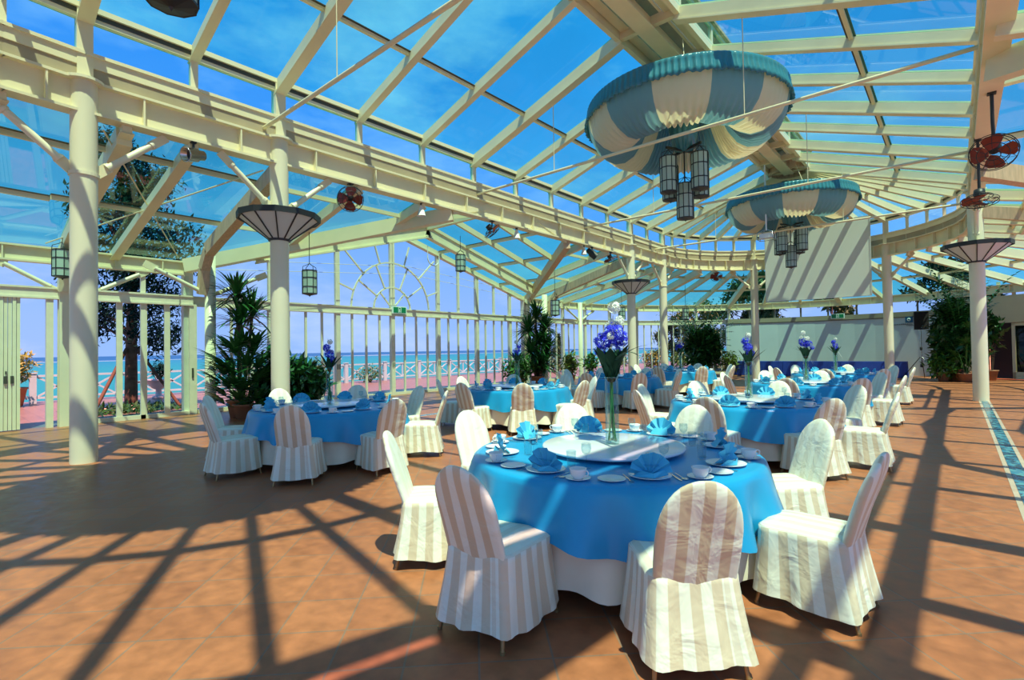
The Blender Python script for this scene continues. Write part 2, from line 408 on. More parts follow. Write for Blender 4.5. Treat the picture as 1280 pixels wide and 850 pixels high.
for cy, sg in ((YD, 1), (YA, -1)):
    rr = [RI, RI+(RO-RI)*.2, RI+(RO-RI)*.56, RO+.15]; zr = lambda r: ZA1+(r-RI)/(RO-RI)*(ZA0-ZA1)
    for a in range(0, 180, 10):
        w = MB(); m = MB(); sl = MB()
        for i in range(3):
            w.quad(arc(cy, rr[i], sg*a, zr(rr[i])), arc(cy, rr[i], sg*(a+10), zr(rr[i])), arc(cy, rr[i+1], sg*(a+10), zr(rr[i+1])), arc(cy, rr[i+1], sg*a, zr(rr[i+1])))
            if i: m.bar(arc(cy, rr[i], sg*a, zr(rr[i])-.05), arc(cy, rr[i], sg*(a+10), zr(rr[i])-.05), .07, .09); sl.bar(arc(cy, rr[i], sg*a, zr(rr[i])-.008), arc(cy, rr[i], sg*(a+10), zr(rr[i])-.008), .15, .015)
        o = struct('window', w, AISLEGLASS if a > 60 else ROOFGLASS); m.build('glazing_bar', CREAM, o); sl.build('seal', DARKSEAL, o)
        if a: lean_rafter(lambda p: p, arc(cy, RI, sg*a, ZA1), arc(cy, RO+.1, sg*a, ZA0), .17 if a % 30 == 0 else .1, .3 if a % 30 == 0 else .22)
# haunched timber frames from the outer posts up to the columns
for f in (lambda p: p, mir):
    for y, x0 in ((YB, -13.75), (YC, -13.75), (2.12, XW+.12)):
        pts = [(x0, y, 3.0), (x0+.12, y, 3.6), (x0+.45, y, 4.02), (x0+1.1, y, 4.22), (XL-.15, y, 5.0)]
        m = MB()
        for i in range(4): m.bar(f(pts[i]), f(pts[i+1]), .20, .30 if i > 1 else .22, up=(1, 0, .3) if f((0, 0, 0))[0] == 0 else (-1, 0, .3))
        struct('trim', m, TIMBER if y != 2.12 else CREAM)
# unseen beam added under the right side roof to cast a floor shadow band
struct('trim', MB().box((1.50, YA, 4.72), (1.68, YD, 4.86)), CREAM)
# tie rods across the nave, their hangers, and wind bracing
for y in (4.2, 9.83, 15.1, 20.6):
    m = MB().tube([(XL, y, 5.74), (XR, y, 5.74)], .035, 8)
    struct('trim', m, CREAM)
    m = MB()
    for x in (XL+2.6, MX+1.8): m.tube([(x, y, 5.75), (x, y, zmain(abs(x-MX))-.2)], .009, 6)
    struct('trim', m, CREAM)
for a, b in (((XL-.1, YA+.25, 5.0), (XW+.3, YB-.2, 4.0)), ((XL-.1, YB-.25, 5.0), (XW+.3, YA+.2, 4.0)), ((XL-.1, YC+.25, 5.0), (XW+.3, YD-.2, 4.0))):
    struct('trim', MB().tube([a, b], .014, 6), CREAM)
# ---------------------------------------------------------------- outer walls
ZTR, ZTR1, ZEV = 2.86, 3.04, 3.60       # transom, underside of the eave beam
MUL = pm('mullion_paint', (.80, .72, .52), .45, var=.05)
PANEL = pm('door_panel_paint', (.80, .76, .52), .45, var=.04)
def glazed_bay(p, q, nm, kind='window', upper=True, zt=ZTR, w=.07, base=.1):
    """glazed leaves between two wall points, transom and upper light; p, q are (x, y)"""
    p = Vector((p[0], p[1], 0)); q = Vector((q[0], q[1], 0)); Z = lambda v, z: (v.x, v.y, z)
    g = MB().quad(Z(p, base), Z(q, base), Z(q, zt), Z(p, zt))
    if upper: g.quad(Z(p, ZTR1), Z(q, ZTR1), Z(q, ZEV), Z(p, ZEV))
    o = struct(kind, g, CLEAR); d = q-p
    for i in range(1, nm+1):
        c = p+d*i/(nm+1); MB().bar(Z(c, base), Z(c, zt), w, .06, up=tuple(d.cross(Vector((0, 0, 1))).normalized())).build('mullion', MUL, o)
    MB().bar(Z(p, base/2), Z(q, base/2), .08, base).build('bottom_rail', MUL, o)
    return o
def wall_post(x, y, w, d, z1, ang=0.0, mat=None):
    M = Matrix.Translation((x, y, 0)) @ Matrix.Rotation(ang, 4, 'Z')
    return struct('trim', MB().box((-d/2, -w/2, 0), (d/2, w/2, z1), M=M), mat or MUL)
def transom(p, q):
    m = MB(); m.bar((p[0], p[1], (ZTR+ZTR1)/2), (q[0], q[1], (ZTR+ZTR1)/2), .14, ZTR1-ZTR)
    m.bar((p[0], p[1], ZTR1+.02), (q[0], q[1], ZTR1+.02), .2, .04); m.bar((p[0], p[1], ZTR-.02), (q[0], q[1], ZTR-.02), .2, .04)
    return struct('trim', m, MUL)
def eavebeam(p, q, n=3): return struct('trim', ibeam((p[0], p[1], 3.78), (q[0], q[1], 3.78), n, h=.36, w=.2), CREAM)
# left side, near stretch: folded door stack, open gap, pilaster, glazed leaves
stack = MB()
y = -2.2
while y < 1.40: stack.box((XW-.05, y, .02), (XW+.05+.02*(int(y*50) % 2), y+.055, ZTR)); y += .065
d = struct('door', stack, PANEL)
lk = MB().box((XW+.055, 1.18, 1.0), (XW+.09, 1.23, 1.16)).box((XW+.055, 1.28, 1.0), (XW+.09, 1.33, 1.16)).box((XW+.055, 1.20, 1.2), (XW+.085, 1.225, 1.26))
lk.build('door_handle', DARKSEAL, d)
wall_post(XW, 1.90, .12, .14, ZTR); wall_post(XW-.03, 2.35, .62, .08, 2.86, mat=CREAM)
glazed_bay((XW, 2.66), (XW, 4.62), 3, w=.12)
wall_post(XW, 4.70, .17, .14, ZTR)
MB().box((XW+.07, 4.66, .95), (XW+.10, 4.70, 1.2)).build('door_handle', DARKSEAL, bpy.data.objects['trim_%d' % CNT['trim']])
transom((XW, -2.2), (XW, YB+.2)); eavebeam((XW, -2.2), (XW, YB), 7)
wall_post(XW, 3.62, .10, .08, ZEV)
# transept front
gp = [4.62, 6.78, 8.93, 11.08, 13.22, 15.35, 17.45, YC]
XG = XW-.12
for a, b in zip(gp[:-1], gp[1:]):
    o = glazed_bay((XG, a), (XG, b), 3 if b-a > 1.5 else 1, upper=False, w=.065)
    z0 = lambda y: min(zt(y)-.2, 9); pl = [(XG, a, ZTR1), (XG, b, ZTR1), (XG, b, z0(b))]
    if a < YS < b: pl.append((XG, YS, z0(YS)))
    pl.append((XG, a, z0(a)))
    MB().poly(pl).build('upper_light', CLEAR, o)
for y in gp[1:-1]:
    w = .15; wall_post(XG, y, w, .14, ZTR)
    for k in ((-.055, .055) if y in (11.08, 15.35) else (0,)):
        struct('trim', MB().box((XG-.05, y+k-.04 if y in (11.08, 15.35) else y-.075, ZTR1), (XG+.05, y+k+.04 if y in (11.08, 15.35) else y+.075, zt(y)-.1)), MUL)
for y in (14.3, 16.4): struct('trim', MB().box((XG-.04, y-.05, ZTR1), (XG+.04, y+.05, zt(y)-.1)), MUL)
for y in (gp[0], gp[-1]): wall_post(XG, y, .22, .2, 3.95)
for y in (8.93, 13.22, 11.08):
    MB().box((XG+.07, y-.05, 1.0), (XG+.09, y-.025, 1.16)).box((XG+.07, y+.025, 1.0), (XG+.09, y+.05, 1.16)).build('door_handle', DARKSEAL, bpy.data.objects['window_%d' % CNT['window']])
transom((XG, YB), (XG, YC))
for sg in (-1, 1):
    ye = YB if sg < 0 else YC
    m = MB().bar((XG, YS, ZT-.12), (XG, ye, ZA0-.12), .12, .18).bar((XG, YS, ZT-.22), (XG, ye, ZA0-.22), .2, .03); struct('trim', m, CREAM)
# fanlight with two arches and rays
fan = MB(); fc = (11.08, 3.05)
fp = lambda r, a: (XG+.03, fc[0]+r*cos(R(a)), fc[1]+r*sin(R(a)))
for r in (.78, 1.66):
    for a in range(0, 180, 10): fan.bar(fp(r, a), fp(r, a+10), .05, .05)
for a in (48, 132): fan.bar(fp(.05, a), fp(.78, a), .05, .045)
for a in (34, 66, 114, 146): fan.bar(fp(.78, a), fp(1.66, a), .05, .045)
for a, r in ((20, 2.25), (45, 2.75), (72, 2.45), (108, 2.45), (135, 2.75), (160, 2.25)): fan.bar(fp(1.66, a), fp(r, a), .05, .045)
struct('trim', fan, MUL)
# far stretch and the curved end
glazed_bay((XW, YC+.15), (XW, YD), 4)
wall_post(XW, YD, .14, .14, 3.95); wall_post(XW, YC+.1, .2, .2, 3.95); transom((XW, YC), (XW, YD)); eavebeam((XW, YC), (XW, YD), 3)
for a in range(180, 120, -10):
    p, q = arc(YD, RO, a, 0), arc(YD, RO, a-10, 0)
    glazed_bay(p, q, 3, w=.055); transom(p, q)
    wall_post(q[0], q[1], .13, .13, 3.95, R(a-10))
for a in range(180, 20, -20):
    m = MB()
    for k in (0, 10):
        s = ibeam(arc(YD, RO, a-k, 3.78), arc(YD, RO, a-k-10, 3.78), 2, h=.36, w=.2); m.add(s.v, s.f)
    struct('trim', m, CREAM)
# back wall: white panelled screen wall with upper lights, then the beige wall with a doorway
WHITEW = pm('white_wall', (.53, .62, .63), .6, var=.04, scale=1.0)
BEIGE = pm('beige_wall', (.62, .56, .36), .7, var=.05, scale=1.0)
DARKM = pm('dark_metal_rail', (.16, .15, .11), .5)
VOID = pm('unlit_room_black', (.012, .012, .012), .9)  # near-black colour stands for the unlit depth behind the doorway
def panel(r0, r1, a0, a1, z0, z1, step=5):
    m = MB(); n = max(1, round(abs(a0-a1)/step)); A = [a0+(a1-a0)*i/n for i in range(n+1)]
    pts = [arc(YD, r0, a, 0)[:2] for a in A]+[arc(YD, r1, a, 0)[:2] for a in reversed(A)]
    for i in range(n):
        m.slab([arc(YD, r0, A[i], 0)[:2], arc(YD, r0, A[i+1], 0)[:2], arc(YD, r1, A[i+1], 0)[:2], arc(YD, r1, A[i], 0)[:2]], z0, z1)
    return m
wb = panel(RO-.06, RO+.06, 121, 62, 0, 2.82).build('wall_back', WHITEW); wb['kind'] = 'structure'
struct('trim', panel(RO-.1, RO+.1, 121, 62, 2.86, 3.1), pm('olive_rail', (.33, .30, .20), .5))
struct('trim', panel(RO-.09, RO+.07, 121, 62, 2.82, 2.86), DARKM)
A = [121, 114, 107, 100, 93, 86, 79, 72, 62]
for a, b in zip(A[:-1], A[1:]):
    p, q = arc(YD, RO, a, 0), arc(YD, RO, b, 0)
    o = struct('window', MB().quad((p[0], p[1], 3.1), (q[0], q[1], 3.1), (q[0], q[1], 3.62), (p[0], p[1], 3.62)), CLEAR)
    MB().box((q[0]-.04, q[1]-.04, 3.1), (q[0]+.04, q[1]+.04, 3.62)).build('mullion', DARKM, o)
wr = panel(RO-.08, RO+.08, 62, 57.3, 0, 3.42)
wr2 = panel(RO-.08, RO+.08, 57.3, 53.2, 2.36, 3.42, 2); wr.add(wr2.v, wr2.f); wr3 = panel(RO-.08, RO+.08, 46, 30, 0, 3.42); wr.add(wr3.v, wr3.f)
wr4 = panel(RO-.08, RO+.08, 53.2, 46, 2.36, 3.42, 3); wr.add(wr4.v, wr4.f)
o = wr.build('wall_right', BEIGE); o['kind'] = 'structure'
o = panel(RO+.5, RO+.6, 60, 44, 0, 2.6, 3).build('wall_doorway_black', VOID); o['kind'] = 'structure'  # sheet added behind the doorway, its darkness is in the colour
for a, b in ((62, 55), (55, 52), (52, 44), (44, 36)):
    p, q = arc(YD, RO, a, 0), arc(YD, RO, b, 0)
    o = struct('window', MB().quad((p[0], p[1], 3.5), (q[0], q[1], 3.5), (q[0], q[1], 4.1), (p[0], p[1], 4.1)), CLEAR)
    MB().bar((p[0], p[1], 3.46), (q[0], q[1], 3.46), .12, .08).bar((q[0], q[1], 3.42), (q[0], q[1], 4.1), .1, .12, up=(1, 0, 0)).build('window_frame', BEIGE, o)
# glazed door leaf beside the doorway
p, q = arc(YD, RO, 52.6, 0), arc(YD, RO, 47, 0)
m = MB(); pv, qv = Vector(p), Vector(q); dv = (qv-pv).normalized()
for t in (pv+dv*.06, qv-dv*.06): m.bar((t.x, t.y, .02), (t.x, t.y, 2.34), .05, .12, up=tuple(dv))
m.bar((p[0], p[1], .16), (q[0], q[1], .16), .05, .3); m.bar((p[0], p[1], 2.28), (q[0], q[1], 2.28), .05, .12)
o = struct('door', m, pm('door_frame_paint', (.66, .62, .42), .5)); MB().quad((p[0], p[1], .3), (q[0], q[1], .3), (q[0], q[1], 2.25), (p[0], p[1], 2.25)).build('door_glass', glass('green_door_glass', (.10, .25, .14), .2), o)

# ---------------------------------------------------------------- columns
SHAFT = pm('column_paint', (.79, .73, .50), .38, var=.04, scale=1.2)
COLS = [('B', XL, YB, 'cream steel column carrying a bowl lamp behind the left front table'),
        ('A', XL, YA, 'tall cream steel column standing alone at the left edge of the hall'),
        ('C', XL, YC, 'cream column with a bowl lamp at the far end of the left colonnade'),
        ('D', XL, YD, 'plain cream column just right of the far left lamp column'),
        ('E', *arc(YD, RI, 120, 0)[:2], 'cream column at the left edge of the projection screen'),
        ('F', *arc(YD, RI, 60, 0)[:2], 'cream column at the right edge of the projection screen'),
        ('G', XR, YC, 'cream column with a bowl lamp and fans at the right'),
        ]
for nm, x, y, lab in COLS:
    t = thing('column', (x, y, 0), lab, 'column', 'inner columns of the hall')
    MB().lathe([(.165, 0), (.165, ZB1)], 24).add(*[[(.165*cos(2*pi*k/24), .165*sin(2*pi*k/24), ZB1) for k in range(24)], [tuple(range(24))]]).build('shaft', SHAFT, t)
    MB().lathe([(.165, ZB1-.03), (.25, ZB1-.03), (.25, ZB1+.01), (.1, ZB1+.01)], 24, sm=False).build('cap_plate', SHAFT, t)
    MB().lathe([(.165, 4.2), (.185, 4.2), (.185, 4.25), (.165, 4.25)], 24, sm=False).build('collar', SHAFT, t)
    if nm in 'ABCGI': dirs = [(0, 1), (0, -1)]
    elif nm in 'DH': dirs = [(0, -1), (0, 1)]
    else:
        v = Vector((-(y-YD), x-MX, 0)).normalized(); dirs = [(v.x, v.y), (-v.x, -v.y)]
    for dx, dy in dirs:
        a = Vector((dx*.17, dy*.17, 4.3)); b = Vector((dx*1.0, dy*1.0, 5.05)); d = (b-a)
        br = MB().tube([a+d*.14, a+d*.84], .052, 10).tube([a+d*.12, a+d*.17], .066, 10).tube([a+d*.80, a+d*.84], .066, 10)
        br = br.build('brace', SHAFT, t)
        MB().bar(a+d*-.05, a+d*.15, .03, .15).bar(a+d*.82, b+d*.06, .03, .13).build('bracket', CREAM, br)
for x, y, lab in ((XW+.06, 2.35, 'wide flat cream pilaster just right of the folded door stack'), (-13.72, 4.66, 'slim cream post beside the tall palm at the left glass wall'), (-13.72, 18.1, 'slim cream post beside the tall spiky palm at the centre of the view'),
                  (XW+.28, 22.6, 'slim cream post with forked braces right of the central palm')):
    t = thing('wall_column', (x, y, 0), lab, 'column', 'slim posts near the glass wall')
    if x == XW+.06: MB().box((-.06, -.30, 0), (.08, .30, 3.95)).build('shaft', SHAFT, t)
    else: MB().lathe([(.12, 0), (.12, 3.95), (.0, 3.95)], 20).build('shaft', SHAFT, t)
    for dy in (-1, 1):
        a = Vector((0, dy*(.32 if x == XW+.06 else .1), 3.02)); b = Vector((0, dy*1.35, 3.62)); d = b-a
        br = MB().tube([a+d*.12, a+d*.84], .05, 8).build('brace', SHAFT, t)
        MB().bar(a, a+d*.22, .03, .1).bar(a+d*.8, b, .03, .16).build('bracket', CREAM, br)
# ---------------------------------------------------------------- terrace, sea, railing and trees outside
TERR = tilemat('terrace_paving', (.185, .165, .14), (.165, .148, .125), .30, (.08, .09, .09), 0, .01)
XRAIL = -23.6
o = MB().slab([(-24.6, -40), (XW-.2, -40), (XW-.2, 90), (-24.6, 90)], -.3, -.02).build('floor', TERR); o['kind'] = 'structure'; o.name = 'floor_terrace'
GRASS = pm('lawn', (.05, .10, .025), .9, var=.4, scale=3)
o = MB().slab([(XW-.2, YD+RO+1.5), (60, YD+RO+1.5), (60, 90), (XW-.2, 90)], -.3, -.04).build('floor_lawn', GRASS); o['kind'] = 'structure'
def sea_mat():
    m, nt = _new('sea_water')
    o = N(nt, 'ShaderNodeOutputMaterial'); b = N(nt, 'ShaderNodeBsdfPrincipled', i_Roughness=.35); nt.links.new(b.outputs[0], o.inputs[0])
    b.inputs['Specular IOR Level'].default_value = .1
    t = N(nt, 'ShaderNodeTexCoord'); s = N(nt, 'ShaderNodeSeparateXYZ'); nt.links.new(t.outputs['Object'], s.inputs[0])
    mp = N(nt, 'ShaderNodeMapping'); mp.inputs['Scale'].default_value = (.02, .004, 1); nt.links.new(t.outputs['Object'], mp.inputs[0])
    z = N(nt, 'ShaderNodeTexNoise', i_Scale=1.0, i_Detail=5.0); nt.links.new(mp.outputs[0], z.inputs['Vector'])
    d = N(nt, 'ShaderNodeMath', operation='MULTIPLY'); d.inputs[1].default_value = -.001; nt.links.new(s.outputs['X'], d.inputs[0])
    a = N(nt, 'ShaderNodeMath', operation='MULTIPLY_ADD'); a.inputs[1].default_value = .25; nt.links.new(z.outputs[0], a.inputs[0]); nt.links.new(d.outputs[0], a.inputs[2])
    r = ramp(nt, [(.0, (.03, .17, .16)), (.14, (.008, .20, .19)), (.3, (.004, .22, .22)), (.55, (.004, .18, .24)), (.74, (.004, .16, .25)), (.78, (.30, .45, .48)), (.81, (.005, .12, .27)), (1.0, (.004, .07, .20))])
    nt.links.new(a.outputs[0], r.inputs[0]); nt.links.new(r.outputs[0], b.inputs['Base Color'])
    return m
o = MB().quad((-7000, -7000, -3.6), (-24.2, -7000, -3.6), (-24.2, 8000, -3.6), (-7000, 8000, -3.6)).build('sea', sea_mat()); tag(o, 'turquoise sea stretching to the horizon beyond the white railing', 'sea', kind='stuff')
RAILW = pm('white_railing_paint', (.34, .58, .62), .5, var=.05)
SPAN = 2.35
for i in range(-5, 20):
    y0 = 2.55+i*SPAN; t = thing('railing_section', (XRAIL, y0, 0), 'white terrace railing bay with crossed bars, in the line along the sea', 'railing', 'bays of the white sea railing')
    MB().box((-.09, -.09, -.02), (.09, .09, 1.0)).box((-.11, -.11, .98), (.11, .11, 1.02)).build('post', RAILW, t)
    MB().bar((0, .09, .90), (0, SPAN-.115, .90), .09, .07).build('top_rail', RAILW, t)
    MB().bar((0, .09, .16), (0, SPAN-.115, .16), .07, .07).build('bottom_rail', RAILW, t)
    for k in (0, 1):
        a, b = .09+k*(SPAN/2-.07), SPAN/2-.02+k*(SPAN/2-.07)
        MB().bar((0, a, .18), (0, b, .88), .045, .06).build('cross_bar', RAILW, t); MB().bar((0, a, .88), (0, b, .18), .045, .06).build('cross_bar', RAILW, t)
    MB().bar((0, SPAN/2, .16), (0, SPAN/2, .9), .06, .06, up=(1, 0, 0)).build('mid_post', RAILW, t)
t = thing('railing_bollard', (-22.9, 13.4, 0), 'taller white gate post with a ball top in front of the railing', 'post')
MB().box((-.13, -.13, -.02), (.13, .13, 1.25)).box((-.16, -.16, 1.2), (.16, .16, 1.26)).build('shaft', RAILW, t)
MB().lathe([(.001, 1.26), (.08, 1.27), (.1, 1.35), (.07, 1.43), (.001, 1.46)], 16).build('ball', RAILW, t)

BARK = pm('tree_bark', (.10, .07, .045), .9, var=.4, scale=8, bump=.5)
PINE = pm('dark_pine_needles', (.002, .030, .022), .8, var=.4, scale=4, spec=.1)
LEAFG = pm('green_leaves', (.05, .16, .02), .45, var=.45, scale=5)
LEAFY = pm('yellow_green_leaves', (.16, .22, .03), .5, var=.4, scale=5)
PALMG = pm('glossy_palm_green', (.02, .10, .02), .35, var=.45, scale=4)
HEDGE = pm('tree_foliage', (.05, .11, .03), .7, var=.5, scale=2)
TERRA = pm('terracotta_pot', (.36, .16, .08), .7, var=.1)
WPOT = pm('white_planter', (.62, .60, .58), .5)
SOIL = pm('soil', (.05, .03, .02), .9)
def leaf_cloud(m, c, rad, n, size, rnd, shell=.6, asp=1.8, flat=0.0, mi=0):
    """n separate pointed leaves filling an ellipsoid"""
    for _ in range(n):
        d = Vector((rnd.gauss(0, 1), rnd.gauss(0, 1), rnd.gauss(0, 1))).normalized()*(shell+(1-shell)*rnd.random())
        p = Vector((c[0]+d.x*rad[0], c[1]+d.y*rad[1], c[2]+d.z*rad[2]))
        a = Vector((rnd.gauss(0, 1), rnd.gauss(0, 1), rnd.gauss(0, 1)-.3)).normalized(); b = a.cross(Vector((rnd.random(), rnd.random(), 1+flat*4))).normalized()
        s = size*rnd.uniform(.6, 1.3)
        m.add([p, p+a*s*.5*asp*.5+b*s*.28, p+a*s*asp*.5*1.6, p+a*s*.5*asp*.5-b*s*.28], [(0, 1, 2, 3)], mi)
    return m
def tree(loc, h, crown, label, mat, seed, clumps=14, n=240, size=.22, r0=.14, cat='tree', group=None):
    rnd = random.Random(seed); t = thing('tree', loc, label, cat, group); tr = MB(); fo = MB()
    tr.tube([(0, 0, -.05), (.05, 0, h*.3), (-.06, .08, h*.6), (0, 0, h*.85)], [r0, r0*.8, r0*.5, r0*.2], 10)
    for k in range(clumps):
        a = rnd.uniform(0, 6.28); q = rnd.uniform(.35, 1); z = h*(crown[2]+(1-crown[2])*((k+.5)/clumps))
        w = crown[0]*sqrt(max(.05, 1-((k+.5)/clumps*1.0)**2))*q
        e = (w*cos(a), w*crown[1]*sin(a), z); zb_ = min(z-.3, h*.8)*.85
        tr.tube([(0, 0, zb_), (e[0]*.5, e[1]*.5, (zb_+z)/2+.1), e], [r0*.3, r0*.2, r0*.06], 6)
        leaf_cloud(fo, e, (crown[0]*.42, crown[0]*.42, h*.07+.15), n, size, rnd, .3)
    tr.build('trunk', BARK, t); fo.build('foliage', mat, t); return t
tree((-18.1, 4.05, -.02), 7.6, (1.7, 1.0, .26), 'dark pine tree propped by stakes just outside the left glass doors', PINE, 4, clumps=34, n=420, size=.12, r0=.17)
STAKE = pm('brown_stake', (.10, .06, .035), .8, var=.2)
for i, (x, y, w) in enumerate(((-17.2, 3.0, 'left'), (-17.3, 5.1, 'right'), (-19.2, 4.2, 'rear'))):
    o = MB().tube([(x, y, -.02), (-18.1+(x+18.1)*.12, 4.05+(y-4.05)*.12, 1.75)], .045, 8).build('tree_stake', STAKE); tag(o, 'brown wooden stake propping the pine tree on its %s side' % w, 'stake', 'stakes of the pine tree')
m = leaf_cloud(MB(), (-17.6, 4.0, .06), (1.0, 1.7, .14), 1500, .12, random.Random(8), .1); tag(m.build('ground_cover', PALMG), 'low green ground cover around the foot of the pine tree', 'plants', kind='stuff')
def bush(loc, rad, label, mat, seed, n=700, size=.11, pot=None, name='bush', cat='bush', group=None, z0=None):
    rnd = random.Random(seed); t = thing(name, loc, label, cat, group); zc = (rad[2] if z0 is None else z0)
    m = leaf_cloud(MB(), (0, 0, zc), rad, n, size, rnd, .35); m.build('foliage', mat, t)
    s = MB()
    for k in range(7): a = 6.28*k/7; s.tube([(.03*cos(a), .03*sin(a), 0), (rad[0]*.5*cos(a), rad[1]*.5*sin(a), zc*1.1)], [.02, .008], 6)
    s.build('stem', BARK, t)
    if pot: MB().lathe([(.001, 0), (pot*.7, 0), (pot, pot*1.5), (pot*1.08, pot*1.5), (pot*1.08, pot*1.65), (pot*.95, pot*1.65), (pot*.93, pot*1.4), (.001, pot*1.4)], 24).build('pot', TERRA, t)
    return t
t = thing('planter', (-22.0, 5.75, 0), 'white pedestal bowl planter holding a small dark shrub by the railing', 'planter')
MB().lathe([(.001, -.02), (.2, -.02), (.2, .05), (.1, .1), (.09, .3), (.2, .36), (.34, .5), (.38, .62), (.40, .62), (.40, .68), (.34, .68), (.001, .6)], 24).build('bowl', WPOT, t)
leaf_cloud(MB(), (0, .05, 1.02), (.34, .34, .36), 420, .1, random.Random(3), .3).tube([(0, 0, .6), (.04, .03, .85), (0, .05, 1.1)], [.03, .025, .01], 8).build('shrub', PINE, t)
bush((-22.5, 1.95, 0), (.75, .6, .62), 'leafy yellow-green shrub in a terracotta pot by the railing at far left', LEAFY, 12, 900, .12, .36, z0=1.25)
bush((-22.8, 9.6, 0), (.5, .6, .55), 'low rounded green bush at the railing behind the left palm', LEAFG, 13, 600, .1)
bush((-22.8, 15.2, 0), (.5, .8, .45), 'low green bush growing against the railing right of the ball-topped post', LEAFG, 14, 600, .1)
bush((-22.9, 12.4, 0), (.4, .6, .7), 'narrow green bush at the railing left of the ball-topped post', LEAFG, 15, 600, .1)
t = thing('conifer', (-20.6, 28.6, 0), 'dark green cone-shaped conifer on the terrace beyond the curved glass', 'tree')
m = MB(); _r = random.Random(6)
for k in range(16): z = .15+k*.155; leaf_cloud(m, (0, 0, z), (.95*(1-k/17), .95*(1-k/17), .14), 160, .13, _r, .5)
m.build('foliage', HEDGE, t); MB().tube([(0, 0, 0), (0, 0, 2.4)], [.07, .02], 8).build('trunk', BARK, t)
# garden beyond the far end
tree((-14.2, 37.0, 0), 4.6, (1.7, 1.0, .2), 'yellowish leafy tree just beyond the curved glass, left of the back wall', LEAFY, 21, 12, 260, .25)
tree((-16.6, 38.0, 0), 3.9, (1.6, 1.0, .15), 'green garden tree beyond the glass left of the yellowish tree', HEDGE, 22, 10, 240, .25)
tree((-10.0, 36.0, 0), 6.2, (2.6, 1.0, .3), 'tall green tree behind the left end of the white back wall', HEDGE, 23, 18, 320, .28)
tree((-6.4, 41.0, 0), 5.2, (1.6, 1.0, .4), 'small-crowned tree rising behind the middle of the back wall', HEDGE, 24, 8, 240, .3)
tree((-.2, 37.5, 0), 6.0, (2.2, 1.0, .35), 'spreading dark tree behind the right end of the back wall', PINE, 25, 14, 300, .28)
tree((6.6, 40.0, 0), 7.0, (2.6, 1.0, .3), 'large dark tree behind the beige wall at the far right', PINE, 26, 14, 300, .3)
for i, (x, y, r_, w) in enumerate(((-18.6, 33.2, .9, 'leftmost'), (-16.4, 34.2, .8, 'second from left'), (-14.3, 34.4, .85, 'third from left'), (-12.2, 34.2, .8, 'rightmost'))):
    bush((x, y, 0), (r_, r_, .75), '%s of the garden shrubs outside the curved glass' % w, LEAFY if i % 2 else LEAFG, 30+i, 700, .16, group='garden shrubs outside the curved glass')
# ---------------------------------------------------------------- indoor plants
def spiky_palm(loc, heads, label, seed, pot=.3, L=.75):
    rnd = random.Random(seed); t = thing('spiky_palm', loc, label, 'plant'); tr = MB(); m = MB()
    for x, y, z, k in heads:
        tr.tube([(x*.15, y*.15, pot*1.3), (x*.6, y*.6, z*.55), (x, y, z)], [.05, .04, .035], 8)
        for i in range(k):
            a = rnd.uniform(0, 6.28); e = rnd.uniform(-.35, 1.35); blade(m, (x, y, z+rnd.uniform(-.12, .12)), (cos(a)*cos(e), sin(a)*cos(e), sin(e)), L*rnd.uniform(.75, 1.1), .07, rnd.uniform(.2, 1.0), 6, fold=.25)
    tr.build('trunk', BARK, t); m.build('foliage', PALMG, t)
    MB().lathe([(.001, 0), (pot*.75, 0), (pot, pot*1.3), (pot*1.07, pot*1.3), (pot*1.07, pot*1.45), (pot*.93, pot*1.45), (pot*.9, pot*1.25), (.001, pot*1.25)], 24).build('pot', TERRA, t); return t
def fan_palm(loc, fans, label, seed, pot=.26, name='fan_palm', leaf=PALMG, L=.42):
    rnd = random.Random(seed); t = thing(name, loc, label, 'plant'); st = MB(); m = MB()
    for x, y, z in fans:
        st.tube([(x*.06, y*.06, pot*1.2), (x*.45, y*.45, z*.7), (x, y, z)], [.012, .01, .006], 6)
        out = Vector((x, y, .35)).normalized(); side = out.cross(Vector((0, 0, 1))).normalized(); upv = side.cross(out).normalized()
        for i in range(11):
            a = R(-100+20*i); d = (out*.35+(out*cos(a)+side*sin(a))*1.0+upv*.25*cos(a)); blade(m, (x, y, z), d, L*rnd.uniform(.85, 1.1), .085, .5, 5, fold=.3)
    st.build('stem', STEMG, t); m.build('foliage', leaf, t)
    MB().lathe([(.001, 0), (pot*.75, 0), (pot, pot*1.2), (pot*1.07, pot*1.2), (pot*1.07, pot*1.35), (pot*.93, pot*1.35), (.001, pot*1.15)], 24).build('pot', TERRA, t); return t
STEMG = pm('palm_stems', (.05, .16, .03), .5, var=.2)
spiky_palm((-13.35, 5.2, 0), [(0, 0, 2.3, 85), (-.05, -.05, 2.95, 85), (.1, .25, 2.5, 60)], 'tall spiky palm in a pot beside the post at the left glass wall', 41)
_rf = random.Random(77)
fan_palm((-12.95, 5.15, 0), [(.62*cos(q*2.4)*_rf.uniform(.5, 1), .62*sin(q*2.4)*_rf.uniform(.5, 1), .45+q*.062) for q in range(22)]+[(.5, -.35, .5), (.55, .3, .45), (.15, -.5, 1.2), (.6, 0, .9), (.3, -.15, 1.75), (.05, -.5, .4), (.45, .4, 1.35), (.3, -.3, 1.6), (.1, -.4, .75), (.5, .1, 1.2), (.3, .3, 1.0), (-.2, .1, 1.7), (.35, -.1, 1.25), (.2, -.35, 1.0), (.4, .2, .95), (-.1, -.3, 1.4), (.45, -.2, .7), (0, .35, 1.3), (.25, .1, 1.5)], 'low fan palm with glossy split leaves in front of the tall left palm', 42, L=.58)
bush((-12.65, 6.15, 0), (.6, .95, .72), 'dense dark green shrub right of the left fan palm', PALMG, 43, 3000, .2, .24, z0=.78)
